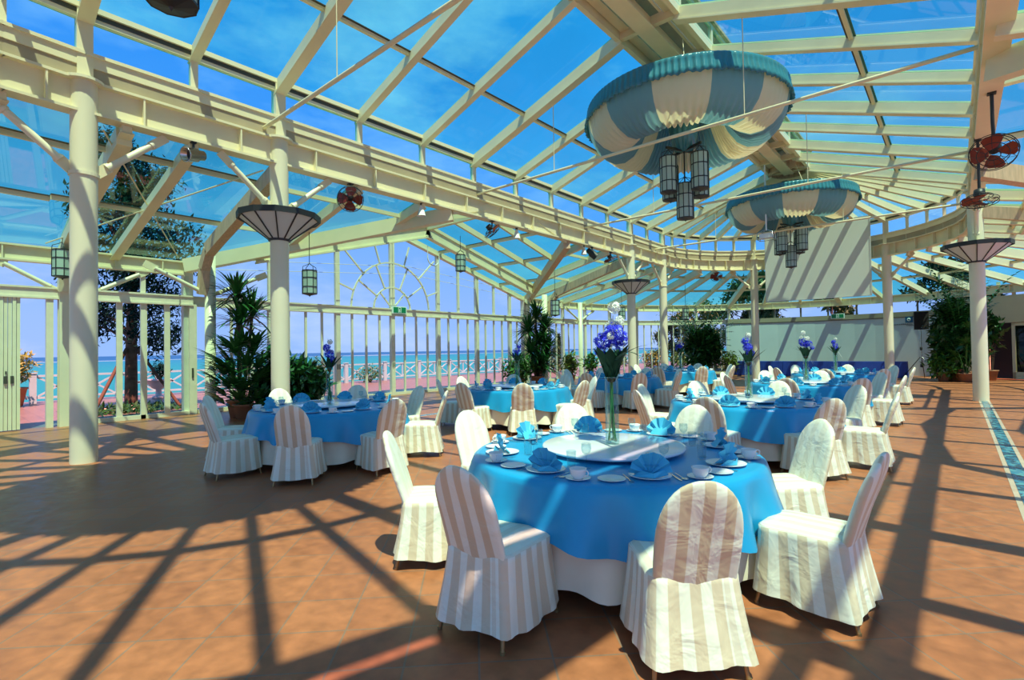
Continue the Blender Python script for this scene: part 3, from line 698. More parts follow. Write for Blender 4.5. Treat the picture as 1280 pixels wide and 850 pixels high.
spiky_palm((-13.35, 17.0, 0), [(0, 0, 2.9, 120), (.2, .35, 2.4, 120), (-.1, -.4, 2.3, 120), (.1, .1, 1.8, 140), (.2, .5, 1.5, 120), (.1, -.5, 1.4, 120), (.2, 0, 1.0, 110), (.1, .4, .8, 90), (.1, -.3, .7, 90)], 'tall bushy spiky palm at the centre of the view', 44, L=.85)
bush((-13.2, 15.6, 0), (.6, .7, .6), 'round green shrub at the foot of the central spiky palm, left side', LEAFG, 45, 800, .16, .24, z0=.8)
bush((-13.3, 19.4, 0), (.35, .5, .55), 'yellow-green potted shrub right of the central spiky palm', LEAFY, 46, 500, .16, .22, z0=.85)
bush((-13.6, 21.6, 0), (.35, .45, .5), 'small leafy potted plant near the thin post of the curved glass', LEAFG, 47, 450, .15, .2, z0=.85)
def areca(loc, n, h, spread, label, seed, pot=.35, mat=PALMG, lw=.05):
    """feathery palm: arching fronds with leaflets on both sides"""
    rnd = random.Random(seed); t = thing('feathery_palm', loc, label, 'plant'); st = MB(); m = MB()
    for k in range(n):
        a = rnd.uniform(0, 6.28); e = rnd.uniform(.15, 1.0); hh = h*rnd.uniform(.35, 1.0); p = Vector((0, 0, pot)); d = Vector((cos(a)*.25*e, sin(a)*.25*e, 1)).normalized(); pts = []
        steps = 12; L = hh*1.25
        for i in range(steps+1):
            pts.append(p.copy()); f = i/steps; d = (d+Vector((cos(a)*spread*.16*e, sin(a)*spread*.16*e, -.10*f*2))).normalized(); p = p+d*L/steps
            if f > .30:
                s = d.cross(Vector((0, 0, 1))); s = s.normalized() if s.length > .01 else Vector((1, 0, 0))
                for q in (-1, 1):
                    for w in (0, .5): blade(m, p-d*w*L/steps, s*q+d*.7+Vector((0, 0, .1)), .42*(1.15-f*.6), lw, .9, 3)
        st.tube(pts, [.014]*4+[.009]*5+[.005]*4, 5)
    st.build('stem', STEMG, t); m.build('foliage', mat, t)
    MB().lathe([(.001, 0), (pot*.8, 0), (pot, pot), (pot*1.05, pot*1.1), (pot*.93, pot*1.1), (.001, pot)], 24).build('pot', TERRA, t); return t
bush((-10.3, 27.6, 0), (.95, .7, 1.15), 'dark dense foliage in the heart of the feathery palm', PALMG, 58, 3200, .26, .3, z0=1.5)
areca((-10.35, 27.5, 0), 75, 3.1, .3, 'huge feathery palm against the left end of the white back wall', 51)
bush((-9.3, 28.6, 0), (.55, .5, .6), 'yellow-green shrub at the right foot of the feathery palm', LEAFY, 52, 500, .16, .22, z0=.75)
areca((.15, 27.7, 0), 50, 3.7, .08, 'tall leafy palm thicket between the loudspeaker and the right lamp column', 53, lw=.085)
bush((-.1, 27.6, 0), (.75, .6, 1.5), 'dense bamboo-like foliage in the middle of the right palm thicket', PALMG, 57, 3200, .26, .3, z0=1.9)
bush((-.45, 27.2, 0), (.6, .5, .55), 'low bright green shrub at the foot of the right palm thicket', LEAFG, 54, 700, .16, .22, z0=.65)
fan_palm((.25, 27.0, 0), [(.3, -.3, 1.3), (-.3, -.3, 1.0), (0, -.5, 1.5), (.4, 0, 1.9), (-.45, -.1, 1.6), (.1, -.4, 2.1), (.5, -.3, 1.0)], 'fan-leaved palm in front of the right palm thicket', 55, L=.5)
bush((1.0, 28.7, 0), (.5, .4, .8), 'dark leafy plant beside the doorway right of the lamp column', PALMG, 56, 500, .2, .25, z0=2.0)
# ---------------------------------------------------------------- lights, fans and other fittings
def cloth(name, c, tr=.35):
    m, nt = _new(name)
    o = N(nt, 'ShaderNodeOutputMaterial'); d = N(nt, 'ShaderNodeBsdfPrincipled', i_Roughness=.55); d.inputs['Sheen Weight'].default_value = .3
    t = N(nt, 'ShaderNodeBsdfTranslucent'); x = N(nt, 'ShaderNodeMixShader', i_Fac=tr)
    d.inputs['Base Color'].default_value = (*c, 1); t.inputs[0].default_value = (*c, 1)
    nt.links.new(d.outputs[0], x.inputs[1]); nt.links.new(t.outputs[0], x.inputs[2]); nt.links.new(x.outputs[0], o.inputs[0]); return m
DRC = cloth('cream_voile', (.80, .70, .46)); DRB = cloth('blue_grey_voile', (.18, .36, .39)); RUF = pm('blue_satin_ruffle', (.05, .22, .26), .22)
IRON = pm('black_iron', (.018, .02, .02), .45); LANT = pm('lantern_glass', (.40, .52, .42), .35, spec=.5)
def lantern(nm, parent, h, r, loc, n=10):
    """iron framed glass cylinder"""
    g = MB().lathe([(r*.97, 0), (r*.97, h)], n, sm=False).build(nm, LANT, parent); g.location = loc
    f = MB()
    for z in (.008, h*.30, h*.68, h-.008): f.lathe([(r*.95, z-.010), (r*1.03, z-.010), (r*1.03, z+.010), (r*.95, z+.010), (r*.95, z-.010)], n, sm=False)
    for k in range(n): a = 2*pi*k/n; f.bar((r*cos(a), r*sin(a), 0), (r*cos(a), r*sin(a), h), .014, .014, up=(cos(a), sin(a), 0))
    for k in range(4):
        a = pi/2*k; f.tube([(r*cos(a), r*sin(a), h), (r*.95*cos(a), r*.95*sin(a), h+.08), (r*.35*cos(a), r*.35*sin(a), h+.13), (0, 0, h+.17)], .008, 5)
    f.lathe([(r*.97, 0), (.02, -.04), (.001, -.07)], n, sm=False)
    f.build('frame', IRON, g); return g
PROF = [(2.15, -.16), (2.14, -.26), (2.10, -.45), (2.01, -.64), (1.85, -.80), (1.66, -.90), (1.42, -.91), (1.2, -.80), (1.0, -.55), (.82, -.2), (.64, .18), (.48, .48), (.38, .62)]
for cy, lab, lab2 in ((YS, 'round draped canopy in cream and blue voile, the largest in view', 'black iron lantern cluster hanging under the largest draped canopy'),
                (YD, 'round draped canopy in cream and blue voile above the projection screen', 'black iron lantern cluster under the canopy above the projection screen'),
                (YA-.3, 'round draped canopy in cream and blue voile above the left foreground', 'black iron lantern cluster whose lowest lantern shows at the top left')):
    t = thing('draped_canopy', (MX, cy, 7.02), lab, 'canopy', 'draped ceiling canopies')
    rnd = random.Random(int(cy*10))
    for k in range(12):
        a0 = 2*pi*k/12+.11; n = 44; m = MB(); vs = []; fs = []
        for j, (r, z) in enumerate(PROF):
            for i in range(n+1):
                a = a0+pi/6*i/n; g = j/(len(PROF)-1); w = sin(a*78+1.3*sin(a*7)+g*1.5)
                sw = .05*sin(pi*i/n)*sin(pi*g)
                vs.append(((r+.018*w)*cos(a), (r+.018*w)*sin(a), z+.040*w*(1 if 0 < j else 0)-sw))
        for j in range(len(PROF)-1):
            for i in range(n): q = j*(n+1)+i; fs.append((q, q+1, q+n+2, q+n+1))
        m.add(vs, fs, 0, True).build('drape_panel', DRC if k % 2 else DRB, t)
    ruf = MB().lathe([(2.10, .07), (2.16, .085), (2.185, .05), (2.175, .0), (2.19, -.10), (2.21, -.20), (2.23, -.30), (2.215, -.305), (2.18, -.16)], 720, fn=lambda r, z, a, j: (r+(.004 if z > .02 else .012+.05*max(0, -z))*sin(a*110+1.2*sin(a*9)), z+(.016*sin(a*37) if z < -.25 else 0)))
    ruf.build('ruffle', RUF, t)
    MB().lathe([(.38, .62), (.34, .0), (.30, -.5), (.22, -.95), (.05, -1.0)], 60, fn=lambda r, z, a, j: (r*(1+.07*sin(a*15)), z)).build('centre_drape', RUF, t)
    hg = MB()
    for k in range(4): a = pi/2*k+.4; hg.tube([(2.12*cos(a), 2.12*sin(a), .08), (1.2*cos(a), 1.2*sin(a), zmain(1.2)-7.1)], .008, 5)
    hg.build('hanger_wire', CREAM, t)
    c = thing('lantern_chandelier', (MX, cy, 6.1 if cy > 5 else 5.95), lab2, 'chandelier', 'lantern clusters under the canopies', rz=R(65))
    MB().tube([(0, 0, .2), (0, 0, -.85)], .016, 8).build('stem', IRON, c)
    MB().bar((-.52, 0, -.05), (.52, 0, -.05), .045, .05).build('cross_arm', IRON, c)
    MB().bar((0, -.52, -.05), (0, .52, -.05), .045, .05).build('cross_arm', IRON, c)
    for k in range(4): a = pi/2*k; lantern('lantern', c, .80, .185, (.47*cos(a), .47*sin(a), -1.07))
    lantern('lantern', c, .80, .185, (0, 0, -1.62))
# bowl lamps around the columns
BOWLG = pm('bowl_lamp_glass', (.56, .62, .56), .4)
def bowl(x, y, lab):
    t = thing('bowl_lamp', (x, y, 3.69), lab, 'lamp', 'bowl lamps on the columns'); n = 12; r0, r1, h = .175, .69, .40
    MB().lathe([(r0, 0), (r1, h)], n, sm=False).build('glass_bowl', BOWLG, t)
    MB().lathe([(r1-.02, h), (r1+.05, h-.02), (r1+.055, h+.09), (r1+.02, h+.10), (r1-.03, h+.02)], n, sm=False).build('rim', IRON, t)
    MB().lathe([(r0-.005, -.02), (r0+.02, -.02), (r0+.03, .02), (r0-.005, .02)], n, sm=False).build('collar', IRON, t)
    for k in range(n): a = 2*pi*k/n; MB().bar((r0*cos(a), r0*sin(a), 0), ((r1+.01)*cos(a), (r1+.01)*sin(a), h), .022, .022).build('rib', IRON, t)
bowl(XL, YB, 'dark-rimmed bowl lamp ringing the column behind the left front table')
bowl(XL, YC, 'dark-rimmed bowl lamp ringing the column in the middle distance')
bowl(XR, YC, 'dark-rimmed bowl lamp ringing the right-hand column')
# hanging lanterns
for x, y, z, top, lab in ((-11.9, 6.25, 2.98, 5.0, 'single lantern hanging right of the left lamp column'), (-13.2, 12.55, 4.35, 5.6, 'single lantern hanging below the transept roof right of the fan window'),
                  (-14.4, 2.02, 3.25, 4.1, 'single lantern hanging behind the left foreground column'), (-11.7, 16.1, 2.85, 4.95, 'single lantern hanging right of the central palm'),
                  (-12.4, 22.6, 2.95, 4.68, 'single lantern hanging near the far left lamp column'), (-10.5, 25.8, 2.95, 4.75, 'single lantern hanging left of the feathery palm')):
    t = thing('hanging_lantern', (x, y, z), lab, 'lantern', 'single hanging lanterns')
    lantern('lantern', t, .58, .175, (0, 0, 0), 8); MB().tube([(0, 0, .74), (0, 0, top-z)], .009, 6).build('rod', IRON, t)
# wall fans
FANRED = pm('red_brown_fan_blade', (.22, .03, .015), .35)
def fan(x, y, z, aim, lab, r=.27, drop=.2):
    t = thing('wall_fan', (x, y, z), lab, 'fan', 'red bladed fans under the beams'); d = Vector(aim).normalized(); M = d.to_track_quat('Z', 'Y').to_matrix().to_4x4()
    T = lambda m: [setattr(m, 'v', [tuple(M @ Vector(v)) for v in m.v]), m][1]
    T(MB().lathe([(.001, -.20), (.075, -.19), (.085, -.10), (.06, -.04), (.001, -.03)], 16)).build('motor', IRON, t)
    cg = MB()
    for q, zz in ((r, 0), (r*.98, .05), (r*.66, .085), (r*.3, .1), (r*.7, -.06)):
        cg.tube([(q*cos(a*pi/12), q*sin(a*pi/12), zz) for a in range(25)], .006, 5, caps=False)
    for k in range(12): a = pi/6*k; cg.tube([(.03*cos(a), .03*sin(a), .10), (r*.66*cos(a), r*.66*sin(a), .085), (r*cos(a), r*sin(a), .0), (r*.5*cos(a), r*.5*sin(a), -.08)], .0035, 4)
    T(cg).build('cage', IRON, t)
    for k in range(4):
        a = pi/2*k; m = MB(); vs = []
        for q, w, tw in ((.05, .04, .03), (.14, .10, .035), (.21, .115, .03), (r*.93, .07, .02)):
            for sgn in (-1, 1): vs.append((q*cos(a)-sgn*w*sin(a), q*sin(a)+sgn*w*cos(a), sgn*tw))
        m.add(vs, [(0, 1, 3, 2), (2, 3, 5, 4), (4, 5, 7, 6)]); m.add([(v[0], v[1], v[2]+.006) for v in vs], [(2, 3, 1, 0), (4, 5, 3, 2), (6, 7, 5, 4)]); T(m).build('blade', FANRED, t)
    b = MB().tube([tuple(d*-.15), (0, 0, drop*.5), (0, 0, drop)], .022, 8).box((-.05, -.05, drop-.02), (.05, .05, drop+.02)); b.build('bracket', IRON, t)
cv = Vector((0, 0, EYE))
fan(-9.66, 6.0, 4.80, (.75, -.35, -.4), 'red-bladed fan under the left beam, right of the left lamp column', .27, .32)
fan(-9.66, 10.4, 4.85, (.3, .7, -.75), 'red-bladed fan under the left beam, middle of the span', .27, .27)
fan(-9.66, 16.85, 4.85, (.3, .15, -.95), 'red-bladed fan under the left beam near the far left lamp column', .27, .27)
p = arc(YD, RI, 140, 4.86); fan(p[0], p[1], p[2], (.3, -.6, -.7), 'red-bladed fan under the curved far beam', .27, .26)
fan(.46, 10.05, 4.27, (-.1, -.75, -.65), 'upper tilted red-bladed fan on the right beam', .27, .85)
fan(.36, 12.2, 4.05, (0, -.15, -1), 'lower flat red-bladed fan on the right beam', .26, 1.07)
# spotlights and small horn speakers
CHROME = pm('brushed_chrome', (.55, .55, .52), .25, 1.0); WHITEP = pm('white_plastic', (.80, .80, .74), .4); BLK = pm('black_housing', (.02, .02, .02), .5)
def can(x, y, z, d, lab, mat, r=.115, L=.34):
    t = thing('spotlight', (x, y, z), lab, 'spotlight'); d = Vector(d).normalized(); M = d.to_track_quat('Z', 'Y').to_matrix().to_4x4()
    m = MB().lathe([(.001, -L*.6), (r*.7, -L*.55), (r*.75, -L*.2), (r, -L*.15), (r, L*.4), (r*1.08, L*.42), (r*1.08, L*.45), (r*.92, L*.45), (r*.85, L*.1), (.001, L*.05)], 20)
    m.v = [tuple(M @ Vector(v)) for v in m.v]; m.build('can', mat, t)
    lens = MB().lathe([(.001, L*.08), (r*.86, L*.12)], 20); lens.v = [tuple(M @ Vector(v)) for v in lens.v]; lens.build('lens', BLK, t)
    MB().bar((0, 0, .05), (0, 0, .22), .03, .03).box((-.04, -.04, .2), (.04, .04, .23)).build('yoke', BLK, t)
can(-9.62, 3.02, 4.90, (.35, -.9, -.25), 'chrome spotlight under the beam between the two left columns', CHROME)
can(-9.62, 15.5, 4.88, (.5, .6, -.6), 'black spotlight under the left beam in the middle distance', BLK, .13, .4)
for y, lab in ((7.95, 'white horn speaker under the left beam, nearer one'), (11.5, 'white horn speaker under the left beam at mid-span'), (15.1, 'white horn speaker beside the black spotlight')):
    t = thing('horn_speaker', (-9.70, y, 4.93), lab, 'speaker', 'white horn speakers')
    MB().lathe([(.11, -.12), (.10, -.12), (.05, .08), (.03, .14), (.001, .15)], 18).build('horn', WHITEP, t); MB().bar((0, 0, .13), (0, 0, .19), .05, .05).build('mount', BLK, t)
# projector on its pole
t = thing('ceiling_projector', (-5.0, 19.6, 5.40), 'white projector in a wire cradle hanging on a pole before the screen', 'projector')
MB().tube([(0, 0, .22), (0, 0, 2.55)], .025, 10).build('pole', WHITEP, t)
MB().box((-.2, -.16, -.06), (.2, .16, .09)).build('body', WHITEP, t)
o = MB().lathe([(.05, 0), (.06, .03), (.05, .06), (.001, .05)], 16).build('lens', BLK, t); o.rotation_euler = (-pi/2, 0, 0); o.location = (.08, .15, .02)
cr_ = MB()
for sx_ in (-1, 1):
    for sy_ in (-1, 1): cr_.tube([(sx_*.05, sy_*.05, .24), (sx_*.24, sy_*.2, .12), (sx_*.26, sy_*.22, -.1)], .012, 6)
    cr_.tube([(sx_*.26, -.22, -.1), (sx_*.26, .22, -.1)], .012, 6)
cr_.tube([(-.26, -.22, -.1), (.26, -.22, -.1)], .012, 6).tube([(-.26, .22, -.1), (.26, .22, -.1)], .012, 6); cr_.build('cradle', CHROME, t)
# projection screen
t = thing('projection_screen', (-4.56, 25.4, 3.55), 'large white projection screen hanging in front of the back wall', 'screen')
MB().box((-1.96, -.01, .0), (1.96, .01, 3.22)).build('screen_cloth', pm('screen_white', (.64, .71, .62), .8), t)
fr = MB()
for a, b in (((-1.98, 0, 0), (-1.98, 0, 3.24)), ((1.98, 0, 0), (1.98, 0, 3.24)), ((-1.98, 0, 3.24), (1.98, 0, 3.24)), ((-1.98, 0, 0), (1.98, 0, 0))): fr.bar(a, b, .045, .045, up=(0, 1, 0))
fr.build('frame', pm('screen_frame', (.62, .66, .60), .4, .3), t)
for x in (-1.98, 1.98): MB().tube([(x, 0, 3.2), (x, 0, 3.75)], .012, 6).build('hanging_wire', CHROME, t)
# loudspeaker on a tripod
t = thing('tripod_stand', (-1.2, 28.9, 0), 'black and silver tripod stand under the loudspeaker', 'stand')
MB().tube([(0, 0, .55), (0, 0, 2.16)], .022, 10).build('pole', CHROME, t)
MB().lathe([(.04, .5), (.05, .52), (.05, .62), (.04, .64)], 12).lathe([(.035, 1.25), (.045, 1.27), (.045, 1.37), (.035, 1.39)], 12).build('clamp', BLK, t)
for k, mm in ((0, CHROME), (1, BLK), (2, BLK)):
    a = R(-35+120*k); MB().tube([(.04*cos(a), .04*sin(a), .95), (.75*cos(a), .75*sin(a), .02)], .016, 8).build('leg', mm, t)
t = thing('loudspeaker', (-1.2, 28.9, 2.16), 'black loudspeaker on the tripod in front of the white wall', 'speaker', rz=R(12))
MB().slab([(-.26, -.22), (.26, -.22), (.2, .2), (-.2, .2)], 0, .78).build('cabinet', BLK, t)
MB().box((-.23, -.235, .03), (.23, -.22, .75)).build('grille', pm('speaker_grille', (.012, .012, .014), .7), t)
MB().box((-.03, -.24, .06), (.03, -.234, .09)).build('badge', CHROME, t)
# skirted long tables along the back wall
NAVY = pm('royal_blue_skirt', (.015, .06, .38), .5, var=.15, scale=4)
for i, w in enumerate(('left', 'middle', 'right')):
    x = -8.0+2.52*i; t = thing('buffet_table', (x, 29.2, 0), 'long table with royal blue skirting, the %s one along the back wall' % w, 'table', 'blue skirted tables along the back wall')
    MB().box((-1.24, -.38, .70), (1.24, .38, .735)).build('tabletop', NAVY, t)
    m = MB(); pts = [(-1.25+2.5*k/80, -.39) for k in range(81)]+[(1.25, -.39+.78*k/24) for k in range(1, 25)]+[(1.25-2.5*k/80, .39) for k in range(1, 81)]+[(-1.25, .39-.78*k/24) for k in range(1, 24)]
    n = len(pts); m.add([(x_*(1+.012*(k % 2)), y_*(1+.04*(k % 2)), .02) for k, (x_, y_) in enumerate(pts)]+[(x_, y_, .74) for x_, y_ in pts], [(k, (k+1) % n, n+(k+1) % n, n+k) for k in range(n)]); m.build('skirt', NAVY, t)
# signs
SGREEN = pm('sign_green', (.0, .22, .08), .4); SWHITE = pm('sign_white', (.80, .92, .84), .4)
def exit_sign(loc, rz, lab, s=1.0):
    t = thing('exit_sign', loc, lab, 'sign', None, rz)
    MB().box((-.31*s, -.06, -.13*s), (.31*s, .0, .13*s)).build('housing', SWHITE, t); MB().box((-.27*s, -.068, -.10*s), (.27*s, -.058, .10*s)).build('face', SGREEN, t)
    f = MB(); y0, y1 = -.074, -.066
    B = lambda a, b, w: f.bar((a[0]*s, -.07, a[1]*s), (b[0]*s, -.07, b[1]*s), .008, w*s)
    B((-.055, -.09), (-.055, .09), .018); B((-.055, .09), (.055, .09), .018); B((.055, .09), (.055, -.09), .018)
    B((.0, .03), (-.012, -.02), .03); B((-.012, -.02), (.02, -.05), .016); B((.02, -.05), (.012, -.085), .016); B((-.012, -.02), (-.03, -.085), .016); B((.0, .03), (.032, .0), .013); B((.0, .03), (-.034, .012), .013)
    f.lathe([(.001, -.004), (.016*s, 0), (.001, .004)], 12, (.006*s, -.07, .058*s)); f.build('running_figure', SWHITE, t)
exit_sign((XG+.09, 11.3, 3.03), R(90), 'green emergency exit sign on the transom below the fan window')
p = arc(YD, RO-.16, 90.5, 3.05); exit_sign(p, R(0), 'green emergency exit sign on the rail above the white back wall')
# emblem and lettering on the back wall (too small in the photo to read)
t = thing('wall_emblem', (-1.70, 31.46, 2.60), 'small blue square emblem with dark lettering on the white back wall', 'emblem', rz=R(-16))
MB().box((-.15, -.12, -.04), (.15, -.085, .26)).build('square', pm('emblem_blue', (.008, .11, .22), .5), t)
o = MB().lathe([(.04, 0), (.075, 0), (.075, .006), (.04, .006)], 20).build('ring', SWHITE, t); o.rotation_euler = (pi/2, 0, 0); o.location = (0, -.122, .11)
m = MB(); _r = random.Random(4); x = -.62
while x < .12: h = _r.uniform(.03, .06); m.box((x, -.095, -.13), (x+.022, -.085, -.13+h)).box((x, -.095, -.13), (x+.038, -.085, -.115)); x += .055
x = -.10
while x < .16: m.box((x, -.095, -.19), (x+.018, -.085, -.155)); x += .04
m.build('lettering', BLK, t)
# cables strung across the transept front
for z in (4.35, 4.62): tag(MB().tube([(XW+.4, YB+.3, z-.6), (XW+.35, YS, z-.05), (XW+.4, YC-.4, z-.55)], .008, 5).build('cable', CREAM), 'thin cable strung across the fan window, %s one' % ('lower' if z < 4.5 else 'upper'), 'cable')

# white hoop hanging from the transept truss
m = MB().tube([(0, .26*cos(R(a)), .26*sin(R(a))) for a in range(170, 371, 10)], .02, 8, caps=True).tube([(0, -.256, .045), (0, -.256, .40)], .012, 6).tube([(0, .256, .045), (0, .256, .30)], .012, 6)
o = m.build('hanging_hoop', WHITEP); o.location = (-13.72, 11.75, 4.78); tag(o, 'white half hoop hanging from the roof truss beside the fan window', 'hoop')
# ---------------------------------------------------------------- banquet tables, chairs and place settings
def chair_stripes():
    m, nt = _new('striped_satin')
    o = N(nt, 'ShaderNodeOutputMaterial'); b = N(nt, 'ShaderNodeBsdfPrincipled'); nt.links.new(b.outputs[0], o.inputs[0])
    at = N(nt, 'ShaderNodeAttribute', attribute_name='stripe')
    d = N(nt, 'ShaderNodeMath', operation='DIVIDE'); d.inputs[1].default_value = .105; nt.links.new(at.outputs['Fac'], d.inputs[0])
    f = N(nt, 'ShaderNodeMath', operation='FRACT'); nt.links.new(d.outputs[0], f.inputs[0])
    r = ramp(nt, [(0, (.88, .86, .70)), (.44, (.88, .86, .70)), (.48, (.69, .55, .36)), (.94, (.69, .55, .36)), (.98, (.88, .86, .70))])
    nt.links.new(f.outputs[0], r.inputs[0]); nt.links.new(r.outputs[0], b.inputs['Base Color'])
    b.inputs['Roughness'].default_value = .42; b.inputs['Sheen Weight'].default_value = .15
    am = N(nt, 'ShaderNodeAttribute', attribute_name='contrast'); mxs = N(nt, 'ShaderNodeMixRGB'); mxs.inputs[1].default_value = (.84, .83, .68, 1)
    nt.links.new(am.outputs['Fac'], mxs.inputs[0]); nt.links.new(r.outputs[0], mxs.inputs[2]); nt.links.new(mxs.outputs[0], b.inputs['Base Color'])
    t = N(nt, 'ShaderNodeTexCoord'); z = N(nt, 'ShaderNodeTexNoise', i_Scale=7.0, i_Detail=3.0, i_Distortion=.6); nt.links.new(t.outputs['Object'], z.inputs['Vector'])
    bp = N(nt, 'ShaderNodeBump', i_Strength=.55, i_Distance=.03); nt.links.new(z.outputs[0], bp.inputs['Height']); nt.links.new(bp.outputs[0], b.inputs['Normal'])
    return m
STRIPE = chair_stripes()
BRASS = pm('brown_brass_leg', (.38, .24, .10), .35, .6)
def round_rect(hx, y0, y1, r, n):
    """n points around a rounded rectangle, with arc length"""
    pts = []; segs = [((hx-r, y0), (hx-r, y0+r), -90), ((hx, y1-r), (hx-r, y1-r), 0), ((-hx+r, y1), (-hx+r, y1-r), 90), ((-hx, y0+r), (-hx+r, y0+r), 180)]
    for _, c, a0 in segs:
        for k in range(7): a = R(a0+k*15); pts.append((c[0]+r*cos(a), c[1]+r*sin(a)))
    L = [0]
    for i in range(len(pts)): p, q = pts[i], pts[(i+1) % len(pts)]; L.append(L[-1]+hypot(q[0]-p[0], q[1]-p[1]))
    out = []; j = 0
    for k in range(n):
        s = L[-1]*k/n
        while L[j+1] < s: j += 1
        t = (s-L[j])/(L[j+1]-L[j]); p, q = pts[j], pts[(j+1) % len(pts)]; out.append((p[0]+(q[0]-p[0])*t, p[1]+(q[1]-p[1])*t, s))
    return out
def cover_mesh(seed):
    rnd = random.Random(seed); vs = []; fs = []; st = []; n = 72
    ph = [rnd.uniform(0, 6.28) for _ in range(4)]
    zs = [.075, .16, .26, .36, .43, .462]
    for j, z in enumerate(zs):
        t = 1-(z-.075)/(.462-.075); fl = .05*t**1.3
        for k, (x, y, s) in enumerate(round_rect(.222+fl*.9, -.243-fl*1.2, .245+fl*.5, .07, n)):
            a = 2*pi*k/n; w = t*(.010*sin(9*a+ph[0])+.007*sin(15*a+ph[1])+.006*sin(4*a+ph[2]))
            d = hypot(x, y) or 1
            vs.append((x*(1+w/d), y*(1+w/d), z+(.012*sin(3*a+ph[3]) if j == 0 else 0))); st.append(k/n*17*.105+.03)
    for j in range(len(zs)-1):
        for k in range(n): k2 = (k+1) % n; fs.append((j*n+k, j*n+k2, (j+1)*n+k2, (j+1)*n+k))
    b = (len(zs)-1)*n
    for ins, z in ((.018, .476), (.07, .484), (.14, .488)):
        for x, y, s in round_rect(.222-ins, -.243+ins, .245-ins, .06, n): vs.append((x, y, z+.004*sin(20*x+ph[0]))); st.append(x+1)
        c = len(vs)-n
        for k in range(n): k2 = (k+1) % n; fs.append((b+k, b+k2, c+k2, c+k))
        b = c
    fs.append(tuple(range(b, b+n)))
    # the back: rings up to a round top, leaning backwards
    m = 28; zz = [.40, .47, .54, .62, .70]+[.70+.25*sin(pi/2*i/9) for i in range(1, 10)]; b0 = len(vs)
    for z in zz:
        h = .197+.008*sin((z-.4)*7) if z <= .70 else .197*sqrt(max(0, 1-((z-.70)/.252)**2))+.004
        yc = -.205-.30*(z-.42)-.05*(z-.42)**2; th = .033 if z < .8 else .033*sqrt(max(.06, 1-((z-.8)/.155)**2))
        for k in range(m):
            a = 2*pi*k/m; cx, cy = cos(a), sin(a)
            x = h*abs(cx)**.75*(1 if cx > 0 else -1); y = th*abs(cy)**.6*(1 if cy > 0 else -1)
            vs.append((x, yc+y+.004*sin(25*x+12*z+ph[1]), z)); st.append(x+1)
    for j in range(len(zz)-1):
        for k in range(m): k2 = (k+1) % m; fs.append((b0+j*m+k, b0+j*m+k2, b0+(j+1)*m+k2, b0+(j+1)*m+k))
    e = b0+(len(zz)-1)*m; fs.append(tuple(range(e, e+m)))
    me = bpy.data.meshes.new('slipcover'); me.from_pydata(vs, [], fs); me.materials.append(STRIPE)
    am_ = [1.0 if i >= b0 and (i-b0) % m >= m/2 else (.25 if i >= b0 else (.45 if i >= 6*n else .85)) for i in range(len(vs))]
    at = me.attributes.new('stripe', 'FLOAT', 'POINT'); at.data.foreach_set('value', st)
    am = me.attributes.new('contrast', 'FLOAT', 'POINT'); am.data.foreach_set('value', am_)
    me.polygons.foreach_set('use_smooth', [True]*len(fs)); me.update(); return me
COVERS = [cover_mesh(i) for i in range(4)]
def leg_mesh(x, y):
    return MB().tube([(x*1.10, y*1.14, 0), (x, y, .16)], [.011, .015], 8).tube([(x*1.10, y*1.14, 0), (x*1.098, y*1.136, .015)], .014, 8).mesh('leg', BRASS)
LEGS = [leg_mesh(x, y) for x, y in ((-.2, .215), (.2, .215), (-.2, -.245), (.2, -.245))]
def link(name, me, parent, loc=(0, 0, 0)):
    o = bpy.data.objects.new(name, me); COL.objects.link(o); o.parent = parent; o.location = loc; return o
def chair(x, y, rz, label, group, k):
    t = thing('banquet_chair', (x, y, 0), label, 'chair', group, rz)
    link('slipcover', COVERS[k % 4], t)
    for m in LEGS: link('leg', m, t)
    return t

BLUE = pm('blue_satin_cloth', (.010, .31, .61), .33, var=.08, scale=3.0, bump=.2)
LINEN = pm('cream_linen', (.84, .77, .60), .7, var=.04, bump=.1)
NAP = pm('sky_blue_napkin', (.06, .46, .70), .6, var=.05)
CHINA = pm('white_china', (.86, .86, .84), .15, coat=.3)
SUSAN = pm('white_turntable', (.80, .81, .84), .18, coat=.4)
STEEL = pm('polished_steel', (.75, .75, .75), .15, 1.0)
WOODU = pm('dark_table_frame', (.05, .045, .04), .6)
TGLASS = glass('drinking_glass', (.90, .95, .96), .25)
VGLASS = glass('vase_glass', (.84, .94, .93), .3)
STEMG = pm('green_stems', (.05, .22, .03), .5, var=.3, scale=30)
LEAFD = pm('dark_flax_leaf', (.008, .045, .016), .6, var=.3, spec=.2)
BLUEF = pm('blue_petals', (.03, .04, .72), .6, var=.5, scale=40)
WHITEF = pm('white_petals', (.85, .88, .78), .6)
RIBBON = pm('white_ribbon_grass', (.85, .87, .83), .5)
PEBBLE = pm('pebbles', (.35, .27, .18), .7, var=.5, scale=60)

